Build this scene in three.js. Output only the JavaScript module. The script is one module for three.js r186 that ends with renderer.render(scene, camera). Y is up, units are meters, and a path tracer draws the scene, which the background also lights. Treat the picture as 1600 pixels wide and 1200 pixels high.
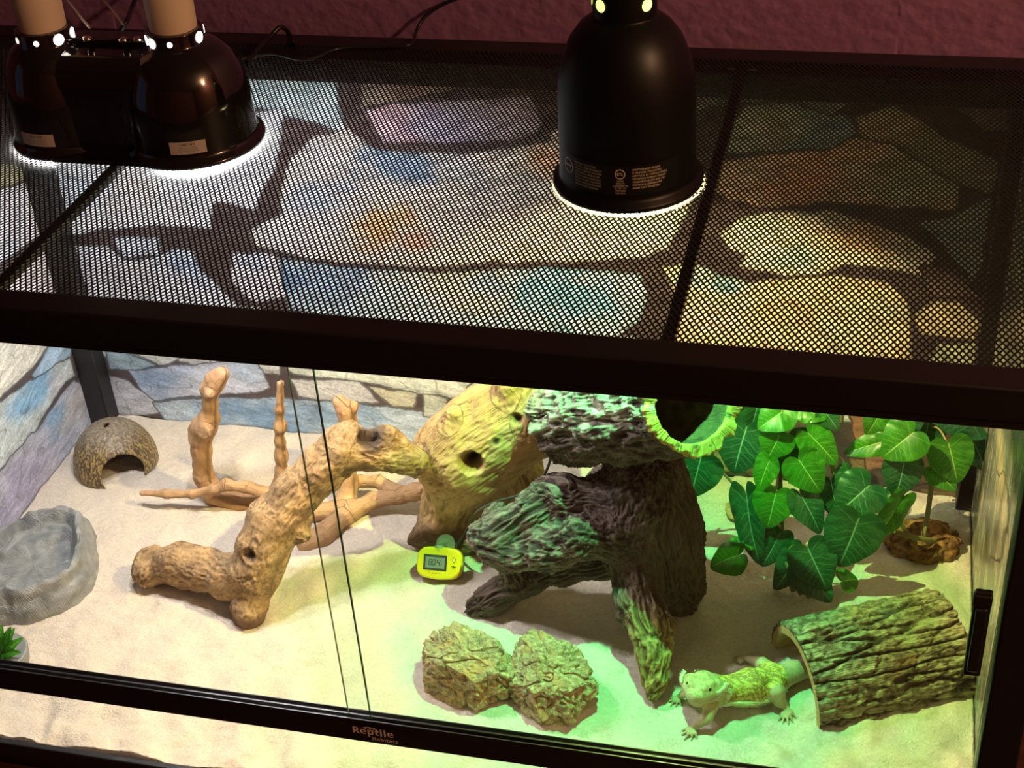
import * as THREE from 'three';
import { RoundedBoxGeometry } from 'three/addons/geometries/RoundedBoxGeometry.js';
import { ImprovedNoise } from 'three/addons/math/ImprovedNoise.js';
import { mergeGeometries, toCreasedNormals } from 'three/addons/utils/BufferGeometryUtils.js';

// ---------------------------------------------------------------- camera, sky, lamps, exposure
const scene = new THREE.Scene();
const camera = new THREE.PerspectiveCamera(28.9, 4 / 3, 0.02, 30);
{
  const right = new THREE.Vector3(0.97059, -0.06134, -0.23279);
  const up = new THREE.Vector3(-0.08332, 0.82164, -0.56389);
  const back = new THREE.Vector3(0.22586, 0.56670, 0.79236);
  camera.matrixAutoUpdate = true;
  camera.position.set(0.451, 1.238, 1.229);
  camera.quaternion.setFromRotationMatrix(new THREE.Matrix4().makeBasis(right, up, back));
}
const renderer = new THREE.WebGLRenderer();
renderer.toneMapping = THREE.LinearToneMapping;
renderer.toneMappingExposure = 0.94;
renderer.shadowMap.enabled = true;
scene.background = new THREE.Color(0.05, 0.07, 0.12);         // dusk outside the window
function lamp(light, x, y, z, radius) {
  light.position.set(x, y, z); light.castShadow = true; light.shadow.radius = radius; scene.add(light);
  if (light.target) { light.target.position.set(x, y - 1, z); scene.add(light.target); }
  return light;
}
const TANK_TOP = 0.61, SAND = 0.034, HOT = [0.23, 0.015], DAY = [-0.215, -0.02], DAY2 = [-0.35, -0.012];
// the two daylight bulbs of the twin dome
lamp(new THREE.PointLight(new THREE.Color(0.98, 0.98, 0.98), 1.8, 0, 2), DAY[0], 0.634, DAY[1], 0.8);
lamp(new THREE.PointLight(new THREE.Color(0.98, 0.98, 0.98), 1.3, 0, 2), DAY2[0], 0.632, DAY2[1], 0.8);
// the basking bulb; an unseen tint disc added under it turns the middle of its beam green (built with the lamp)
lamp(new THREE.SpotLight(new THREE.Color(1.0, 0.80, 0.38), 7.4, 0, 1.2, 0.5, 2), HOT[0], 0.662, HOT[1], 0.16);
// the room's ceiling lamp, warm and dim
lamp(new THREE.PointLight(new THREE.Color(1.0, 0.60, 0.32), 4.9, 0, 2), 1.8, 1.62, 0.9, 4);

// ---------------------------------------------------------------- helpers
const lin = (hex) => new THREE.Color(hex);
let seed = 12345;
const rnd = () => { seed = (seed * 1664525 + 1013904223) >>> 0; return seed / 4294967296; };
const rr = (a, b) => a + (b - a) * rnd();
const clamp = (x, a = 0, b = 1) => Math.min(b, Math.max(a, x));
const sstep = (a, b, x) => { const t = clamp((x - a) / (b - a)); return t * t * (3 - 2 * t); };
const mix = (a, b, t) => a + (b - a) * t;
const mixc = (a, b, t) => [mix(a[0], b[0], t), mix(a[1], b[1], t), mix(a[2], b[2], t)];
const noiser = new ImprovedNoise();
const ns = (x, y, z) => noiser.noise(x + 211.3, y + 97.7, z + 151.9);
const fbm = (x, y, z, o = 4) => { let s = 0, a = 0.5; for (let i = 0; i < o; i++) { s += a * ns(x, y, z); x *= 2.03; y *= 2.03; z *= 2.03; a *= 0.5; } return s; };
const ridge = (x, y, z) => 1 - Math.min(1, Math.abs(ns(x, y, z)) * 2.2);
const used = {};
function numbered(name) { const n = used[name] = (used[name] ?? -1) + 1; return n ? name + '_' + String(n).padStart(3, '0') : name; }
function shadowed(o) { o.castShadow = true; o.receiveShadow = true; return o; }
function thing(name, label, category, [x, y, z] = [0, 0, 0], group) {
  const o = new THREE.Group(); o.name = numbered(name); scene.add(o); o.position.set(x, y, z);
  o.userData = { label, category }; if (group) o.userData.group = group;
  return o;
}
// a named mesh under a thing (geometry given in world coordinates is moved into the thing's frame)
function part(name, geo, material, parent, world = true) {
  const g = Array.isArray(geo) ? mergeGeometries(geo.map((q) => { const c = q.index ? q.toNonIndexed() : q; for (const k of Object.keys(c.attributes)) if (!['position', 'normal', 'uv'].includes(k)) c.deleteAttribute(k); return c; })) : geo;
  if (world && parent !== scene) {
    let p = parent, v = new THREE.Vector3();
    while (p && p !== scene) { v.add(p.position); p = p.parent; }
    g.translate(-v.x, -v.y, -v.z);
  }
  const m = shadowed(new THREE.Mesh(g, material)); m.name = name; parent.add(m);
  return m;
}
function structure(name, geo, material) { const m = shadowed(new THREE.Mesh(geo, material)); m.name = name; m.userData = { kind: 'structure' }; scene.add(m); return m; }
const box = (x0, x1, y0, y1, z0, z1, r = 0) => {
  const g = r ? new RoundedBoxGeometry(x1 - x0, y1 - y0, z1 - z0, 3, r) : new THREE.BoxGeometry(x1 - x0, y1 - y0, z1 - z0);
  return g.translate((x0 + x1) / 2, (y0 + y1) / 2, (z0 + z1) / 2);
};
const V = (a) => new THREE.Vector3(a[0], a[1], a[2]);
const tube = (pts, r, seg = 40, rad = 8) => new THREE.TubeGeometry(new THREE.CatmullRomCurve3(pts.map(V)), seg, r, rad);
const lathe = (prof, x, z, seg = 72) => new THREE.LatheGeometry(prof.map((p) => new THREE.Vector2(p[0], p[1])), seg).translate(x, 0, z);
function bar(a, b, w, t) {                                       // a flat bar between two points, w wide and t thick
  const A = V(a), B = V(b), d = B.clone().sub(A), L = d.length();
  const g = new THREE.BoxGeometry(w, t, L); g.lookAt(d); const c = A.add(B).multiplyScalar(0.5);
  return g.translate(c.x, c.y, c.z);
}
const std = (c, roughness = 0.7, more = {}) => new THREE.MeshStandardMaterial({ color: Array.isArray(c) ? new THREE.Color().setRGB(...c) : lin(c), roughness, ...more });
const phys = (c, roughness, more = {}) => new THREE.MeshPhysicalMaterial({ color: Array.isArray(c) ? new THREE.Color().setRGB(...c) : lin(c), roughness, ...more });
// a computed texture: f(u, v) returns [r, g, b] 0..1 (sRGB when colour)
function texture(w, h, f, colour = true, rx = 1, ry = 1) {
  const d = new Uint8Array(w * h * 4);
  for (let j = 0; j < h; j++) for (let i = 0; i < w; i++) {
    const c = f((i + 0.5) / w, (j + 0.5) / h, i, j), k = 4 * (j * w + i);
    d[k] = clamp(c[0]) * 255; d[k + 1] = clamp(c[1]) * 255; d[k + 2] = clamp(c[2]) * 255; d[k + 3] = 255;
  }
  const t = new THREE.DataTexture(d, w, h); t.magFilter = THREE.LinearFilter; t.minFilter = THREE.LinearMipmapLinearFilter; t.generateMipmaps = true;
  t.wrapS = t.wrapT = THREE.RepeatWrapping; t.repeat.set(rx, ry); if (colour) t.colorSpace = THREE.SRGBColorSpace; t.needsUpdate = true;
  return t;
}
function canvasTexture(w, h, draw) {
  const c = document.createElement('canvas'); c.width = w; c.height = h; draw(c.getContext('2d'), w, h);
  const t = new THREE.CanvasTexture(c); t.colorSpace = THREE.SRGBColorSpace; return t;
}
// surface nets: an indexed mesh of the zero level of field f over a box
function nets(f, lo, hi, h) {
  const nx = Math.ceil((hi[0] - lo[0]) / h) + 1, ny = Math.ceil((hi[1] - lo[1]) / h) + 1, nz = Math.ceil((hi[2] - lo[2]) / h) + 1;
  const F = f instanceof Function ? new Float32Array(nx * ny * nz) : f.grid(nx, ny, nz, lo, h);
  if (f instanceof Function) for (let k = 0, q = 0; k < nz; k++) for (let j = 0; j < ny; j++) for (let i = 0; i < nx; i++, q++) F[q] = f(lo[0] + i * h, lo[1] + j * h, lo[2] + k * h);
  const id = new Int32Array(nx * ny * nz).fill(-1), P = [], I = [];
  const at = (i, j, k) => i + nx * (j + ny * k), cs = [0, 1, nx, nx + 1, nx * ny, nx * ny + 1, nx * ny + nx, nx * ny + nx + 1];
  const ed = [[0, 1], [2, 3], [4, 5], [6, 7], [0, 2], [1, 3], [4, 6], [5, 7], [0, 4], [1, 5], [2, 6], [3, 7]];
  for (let k = 0; k < nz - 1; k++) for (let j = 0; j < ny - 1; j++) for (let i = 0; i < nx - 1; i++) {
    const b = at(i, j, k); let m = 0;
    for (let c = 0; c < 8; c++) if (F[b + cs[c]] < 0) m |= 1 << c;
    if (m === 0 || m === 255) continue;
    let x = 0, y = 0, z = 0, n = 0;
    for (const [a, c] of ed) if (((m >> a) & 1) !== ((m >> c) & 1)) {
      const fa = F[b + cs[a]], fc = F[b + cs[c]], t = fa / (fa - fc);
      x += mix(a & 1, c & 1, t); y += mix((a >> 1) & 1, (c >> 1) & 1, t); z += mix((a >> 2) & 1, (c >> 2) & 1, t); n++;
    }
    id[b] = P.length / 3; P.push(lo[0] + (i + x / n) * h, lo[1] + (j + y / n) * h, lo[2] + (k + z / n) * h);
  }
  const quad = (a, b, c, d, flip) => { if (a < 0 || b < 0 || c < 0 || d < 0) return; if (flip) I.push(a, c, b, a, d, c); else I.push(a, b, c, a, c, d); };
  for (let k = 1; k < nz - 1; k++) for (let j = 1; j < ny - 1; j++) for (let i = 1; i < nx - 1; i++) {
    const b = at(i, j, k), s = F[b] < 0;
    if (s !== F[b + 1] < 0) quad(id[b], id[b - nx], id[b - nx - nx * ny], id[b - nx * ny], !s);
    if (s !== F[b + nx] < 0) quad(id[b], id[b - nx * ny], id[b - 1 - nx * ny], id[b - 1], !s);
    if (s !== F[b + nx * ny] < 0) quad(id[b], id[b - 1], id[b - 1 - nx], id[b - nx], !s);
  }
  const g = new THREE.BufferGeometry();
  g.setAttribute('position', new THREE.BufferAttribute(new Float32Array(P), 3)); g.setIndex(I); 
  g.computeVertexNormals();
  return g;
}
// let f(p, n) -> [offset along the normal, [r, g, b], u, v] shape and colour every vertex
function dress(g, f) {
  const p = g.attributes.position, n = g.attributes.normal, N = p.count, col = new Float32Array(N * 3), uv = new Float32Array(N * 2);
  for (let i = 0; i < N; i++) {
    const P = [p.getX(i), p.getY(i), p.getZ(i)], Q = [n.getX(i), n.getY(i), n.getZ(i)], [d, c, u = 0, v = 0] = f(P, Q);
    p.setXYZ(i, P[0] + Q[0] * d, Math.max(0.0225, P[1] + Q[1] * d), P[2] + Q[2] * d);   // nothing reaches below the tank floor
    col[3 * i] = c[0]; col[3 * i + 1] = c[1]; col[3 * i + 2] = c[2]; uv[2 * i] = u; uv[2 * i + 1] = v;
  }
  g.setAttribute('color', new THREE.BufferAttribute(col, 3)); g.setAttribute('uv', new THREE.BufferAttribute(uv, 2));
  g.computeVertexNormals();
  return g;
}
// bones of chains of [x, y, z, r]; field = smooth union of tapered capsules
function bonesOf(chains) {
  const B = [];
  for (const ch of chains) { let s = 0; const kk = ch.k; for (let i = 0; i + 1 < ch.length; i++) {
    const a = ch[i], b = ch[i + 1], d = [b[0] - a[0], b[1] - a[1], b[2] - a[2]], L = Math.hypot(...d);
    B.push({ a, b, L, d: d.map((c) => c / L), s, ra: a[3], rb: b[3], k: kk }); s += L;
  } }
  return B;
}
function boneDist(B, x, y, z) {
  const px = x - B.a[0], py = y - B.a[1], pz = z - B.a[2];
  let t = px * B.d[0] + py * B.d[1] + pz * B.d[2]; const tt = t < 0 ? 0 : t > B.L ? B.L : t;
  const qx = px - B.d[0] * tt, qy = py - B.d[1] * tt, qz = pz - B.d[2] * tt;
  return Math.sqrt(qx * qx + qy * qy + qz * qz) - mix(B.ra, B.rb, tt / B.L);
}
const smin = (a, b, k) => { const h = Math.max(k - Math.abs(a - b), 0) / k; return Math.min(a, b) - h * h * k * 0.25; };
function capsules(bones, k, cut) {
  return { grid(nx, ny, nz, lo, h) {
    const F = new Float32Array(nx * ny * nz).fill(0.05);
    for (const B of bones) {
      const K = B.k ?? k, r = Math.max(B.ra, B.rb) + k + 2 * h, a = [0, 1, 2].map((c) => Math.max(0, Math.floor((Math.min(B.a[c], B.b[c]) - r - lo[c]) / h))), N = [nx, ny, nz];
      const b = [0, 1, 2].map((c) => Math.min(N[c] - 1, Math.ceil((Math.max(B.a[c], B.b[c]) + r - lo[c]) / h)));
      for (let kk = a[2]; kk <= b[2]; kk++) for (let j = a[1]; j <= b[1]; j++) for (let i = a[0]; i <= b[0]; i++) {
        const q = i + nx * (j + ny * kk); F[q] = smin(F[q], boneDist(B, lo[0] + i * h, lo[1] + j * h, lo[2] + kk * h), K);
      }
    }
    if (cut) for (let kk = 0, q = 0; kk < nz; kk++) for (let j = 0; j < ny; j++) for (let i = 0; i < nx; i++, q++) if (F[q] < 0.02) F[q] = cut(F[q], lo[0] + i * h, lo[1] + j * h, lo[2] + kk * h);
    return F;
  } };
}
function boundsOf(bones, m) {
  const lo = [9, 9, 9], hi = [-9, -9, -9];
  for (const B of bones) for (const [p, r] of [[B.a, B.ra], [B.b, B.rb]]) for (let c = 0; c < 3; c++) { lo[c] = Math.min(lo[c], p[c] - r - m); hi[c] = Math.max(hi[c], p[c] + r + m); }
  return [lo, hi];
}
// wood from a skeleton: opts.disp(p along the grain, across) and opts.color
function woodGeometry(chains, { h = 0.002, k = 0.02, fs = 9, fq = 110, amp = 0.0022, low = 0.003, lowF = 22, knots = [], tone, cut, wobA = 0.006, wobF = 30, rimK = 0.25 }) {
  const bones = bonesOf(chains), [lo, hi] = boundsOf(bones, 0.012);
  const g = nets(capsules(bones, k, cut), lo, hi, h);
  return dress(g, (p, n) => {
    let W = 0, f1 = 0, f2 = 0, f3 = 0, u = 0, v = 0, best = 9;
    const D = bones.map((B) => boneDist(B, p[0], p[1], p[2])), dm = Math.min(...D);
    bones.forEach((B, i) => {
      const w = Math.exp(-(D[i] - dm) / 0.005); if (w < 0.03) return;
      const px = p[0] - B.a[0], py = p[1] - B.a[1], pz = p[2] - B.a[2], s = px * B.d[0] + py * B.d[1] + pz * B.d[2];
      const qx = px - B.d[0] * s, qy = py - B.d[1] * s, qz = pz - B.d[2] * s, S = s + B.s;
      const wob = wobA * ns(p[0] * wobF, p[1] * wobF, p[2] * wobF);
      const X = (qx + wob) * fq + B.d[0] * S * fs + i * 0.37, Y = (qy + wob) * fq + B.d[1] * S * fs, Z = (qz - wob) * fq + B.d[2] * S * fs;
      W += w; f1 += w * ridge(X, Y, Z); f2 += w * ridge(X * 2.3 + 7, Y * 2.3, Z * 2.3); f3 += w * ns(X * 0.35, Y * 0.35, Z * 0.35 + 3);
      if (D[i] < best) { best = D[i]; u = S; v = Math.atan2(qy * B.d[2] - qz * B.d[1] + qx * 0.7, qy * B.d[0] + qz * 0.7 - qx * B.d[1] * 0.3) * 0.03; }
    });
    f1 /= W; f2 /= W; f3 /= W;
    let d = amp * ((f1 - 0.6) * 1.4 + (f2 - 0.6) * 0.7) + low * fbm(p[0] * lowF, p[1] * lowF, p[2] * lowF, 3) * 2, kn = 0;
    for (const K of knots) { const q = Math.hypot(p[0] - K[0], p[1] - K[1], p[2] - K[2]) / K[3]; if (q < 1.6) { d += (K[4] ?? 0) * (q < 1 ? -(1 - q * q) : 0) + Math.max(0, rimK * Math.abs(K[4] ?? 0) * (1 - Math.abs(q - 1.15) / 0.45)); if (q < 1.05) kn = Math.max(kn, 1 - q * 0.6); } }
    return [d, tone(p, n, f1, f2, f3, kn), u, v];  // tone darkens grooves and knot hollows, recess shade painted into the colour
  });
}

// the height of the sand bed
function sandHeight(x, z) {
  let y = SAND - 0.0015 + 0.006 * fbm(x * 7, 2.2, z * 9, 3) + 0.007 * fbm(x * 22, 4.1, z * 26, 3) + 0.0026 * fbm(x * 80, 1.3, z * 80, 2);
  y += 0.0035 * sstep(0.16, 0.29, z) * (1 + 1.2 * Math.sin(x * 38 + 3 * fbm(x * 6, 0, z * 6) * 5)) + 0.008 * sstep(0.24, 0.293, z);
  const rip = sstep(0.26, 0.05, Math.hypot((x - 0.46) * 1.1, z - 0.17)); y += 0.0022 * rip * Math.sin((x * 70 - z * 120) + 9 * fbm(x * 12, 7, z * 12, 2));
  return y;
}

// ---------------------------------------------------------------- the room
const wallBump = texture(512, 512, (u, v) => { const x = u * 60, y = v * 60; const n = 0.5 + 1.1 * fbm(x, y, 1.7, 4); return [n, n, n]; }, false, 5, 3);
const wallMat = std('#8e6086', 0.62, { bumpMap: wallBump, bumpScale: 0.0022 });
const paint = std('#8a5a55', 0.8);
structure('wall_back', box(-2.3, 2.3, -0.75, 1.75, -0.43, -0.335), wallMat);
structure('wall_right', box(2.2, 2.3, -0.75, 1.75, -0.335, 3.0), paint);
structure('wall_front', box(-2.3, 2.3, -0.75, 1.75, 3.0, 3.1), paint);
structure('wall_left', mergeGeometries([box(-2.3, -2.2, -0.75, 0.35, -0.335, 3.0), box(-2.3, -2.2, 1.45, 1.75, -0.335, 3.0), box(-2.3, -2.2, 0.35, 1.45, -0.335, 0.5), box(-2.3, -2.2, 0.35, 1.45, 1.5, 3.0)]), paint);
structure('floor', box(-2.3, 2.3, -0.85, -0.75, -0.335, 3.0), std('#4a3024', 0.6));
structure('ceiling', box(-2.3, 2.3, 1.75, 1.85, -0.335, 3.0), std('#b9aca0', 0.9));
{
  const m = structure('window_1', mergeGeometries([box(-2.28, -2.2, 0.35, 0.39, 0.5, 1.5), box(-2.28, -2.2, 1.41, 1.45, 0.5, 1.5), box(-2.28, -2.2, 0.39, 1.41, 0.5, 0.54), box(-2.28, -2.2, 0.39, 1.41, 1.46, 1.5), box(-2.27, -2.21, 0.39, 1.41, 0.98, 1.02)]), std('#d8d4cc', 0.5));
  part('pane', box(-2.25, -2.244, 0.39, 1.41, 0.54, 1.46), phys('#ffffff', 0.02, { transmission: 1, thickness: 0 }), m, false);
  const t = thing('ceiling_lamp', 'warm glowing round lamp on the ceiling behind the photographer', 'lamp', [1.8, 1.75, 0.9]);
  part('ceiling_plate', lathe([[0, 1.752], [0.07, 1.752], [0.07, 1.735], [0.02, 1.725], [0.02, 1.68], [0, 1.68]], 1.8, 0.9, 32), std('#8b7a60', 0.4, { metalness: 0.6 }), t);
  part('bulb', new THREE.SphereGeometry(0.065, 32, 20).translate(1.8, 1.62, 0.9), std('#fff0dd', 0.5, { emissive: lin('#ff9e50'), emissiveIntensity: 9 }), t);
}
// the wooden stand under the tank
{
  const grain = texture(512, 128, (u, v) => { const n = 0.5 + fbm(u * 6, v * 60, 2, 4); return mixc([0.20, 0.09, 0.05], [0.34, 0.17, 0.10], n); });
  const wood = std('#ffffff', 0.5, { map: grain });
  const t = thing('tank_stand', 'dark red brown wooden stand top under the glass terrarium', 'stand', [0, -0.75, 0]);
  part('stand_top', box(-0.68, 0.68, -0.016, 0.014, -0.325, 0.36, 0.004), wood, t);
  for (const [x, z] of [[-0.62, -0.28], [0.62, -0.28], [-0.62, 0.3], [0.62, 0.3]]) part('leg', box(x - 0.03, x + 0.03, -0.75, -0.016, z - 0.03, z + 0.03, 0.004), wood, t);
}

// ---------------------------------------------------------------- the stone print inside the tank
const JOINT = [0.27, 0.225, 0.235];
function stonePrint(w, h, x0, x1, y0, y1, stones, joint = JOINT) {
  const S = stones.map(([p, c, ...spots]) => {
    const n = p.length / 2, X = [], Y = []; for (let i = 0; i < n; i++) { X.push(p[2 * i]); Y.push(p[2 * i + 1]); }
    return { X, Y, n, c, spots, b: [Math.min(...X) - 0.012, Math.max(...X) + 0.012, Math.min(...Y) - 0.012, Math.max(...Y) + 0.012] };
  });
  return texture(w, h, (u, v) => {
    const x = mix(x0, x1, u), y = mix(y0, y1, v);
    const wx = x + 0.007 * fbm(x * 34, y * 34, 3, 4), wy = y + 0.006 * fbm(x * 34, y * 34, 9, 4);
    const grit = fbm(x * 260, y * 340, 5, 3), soft = fbm(x * 30, y * 55, 8, 4);
    let c = mixc(joint, [0.40, 0.35, 0.34], clamp(0.25 + soft + grit * 0.7));
    S.forEach((s, q) => {
      if (wx < s.b[0] || wx > s.b[1] || wy < s.b[2] || wy > s.b[3]) return;
      let ins = false, d = 9;
      for (let i = 0, j = s.n - 1; i < s.n; j = i++) {
        const ax = s.X[j], ay = s.Y[j], bx = s.X[i], by = s.Y[i];
        if ((ay > wy) !== (by > wy) && wx < (bx - ax) * (wy - ay) / (by - ay) + ax) ins = !ins;
        const ex = bx - ax, ey = by - ay, t = clamp(((wx - ax) * ex + (wy - ay) * ey) / (ex * ex + ey * ey + 1e-9));
        d = Math.min(d, Math.hypot(wx - ax - ex * t, wy - ay - ey * t));
      }
      if (!ins) { if (d > 0.0022) return; d = 0; } else d += 0.0022;
      let k = s.c;
      for (const [sx, sy, r, sc, a = 1] of s.spots) { const t = Math.hypot((x - sx), (y - sy) * 1.7) / (r * 1.35) + 1.3 * fbm(x * 17, y * 26, q * 3.1 + sx * 9, 4); k = mixc(k, sc, 0.85 * a * sstep(1.05, 0.1, t)); }
      const streak = fbm(x * 40 + q * 5, y * 150 + x * 20, q * 1.7, 4), crack = sstep(0.93, 1.0, ridge(x * 16 + q, y * 38 + x * 9, q * 2.3));
      let m = 1.08 + 0.30 * streak + 0.34 * grit + 0.22 * soft - 0.22 * crack;
      m *= mix(0.55, 1, sstep(0, 0.0035, d)) * mix(0.93, 1.0, sstep(0.002, 0.012, d));
      c = [k[0] * m, k[1] * m, k[2] * m];
    });
    return c;
  });
}
const sBLUE = [0.55, 0.64, 0.74], sDEEP = [0.40, 0.52, 0.65], sPALE = [0.86, 0.86, 0.86], sGREY = [0.70, 0.70, 0.70], sTAN = [0.80, 0.72, 0.60], sPINK = [0.80, 0.66, 0.70], sOR = [0.84, 0.62, 0.42], sGRN = [0.68, 0.74, 0.68], sBRN = [0.46, 0.38, 0.35], sDIM = [0.60, 0.57, 0.52];
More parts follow.
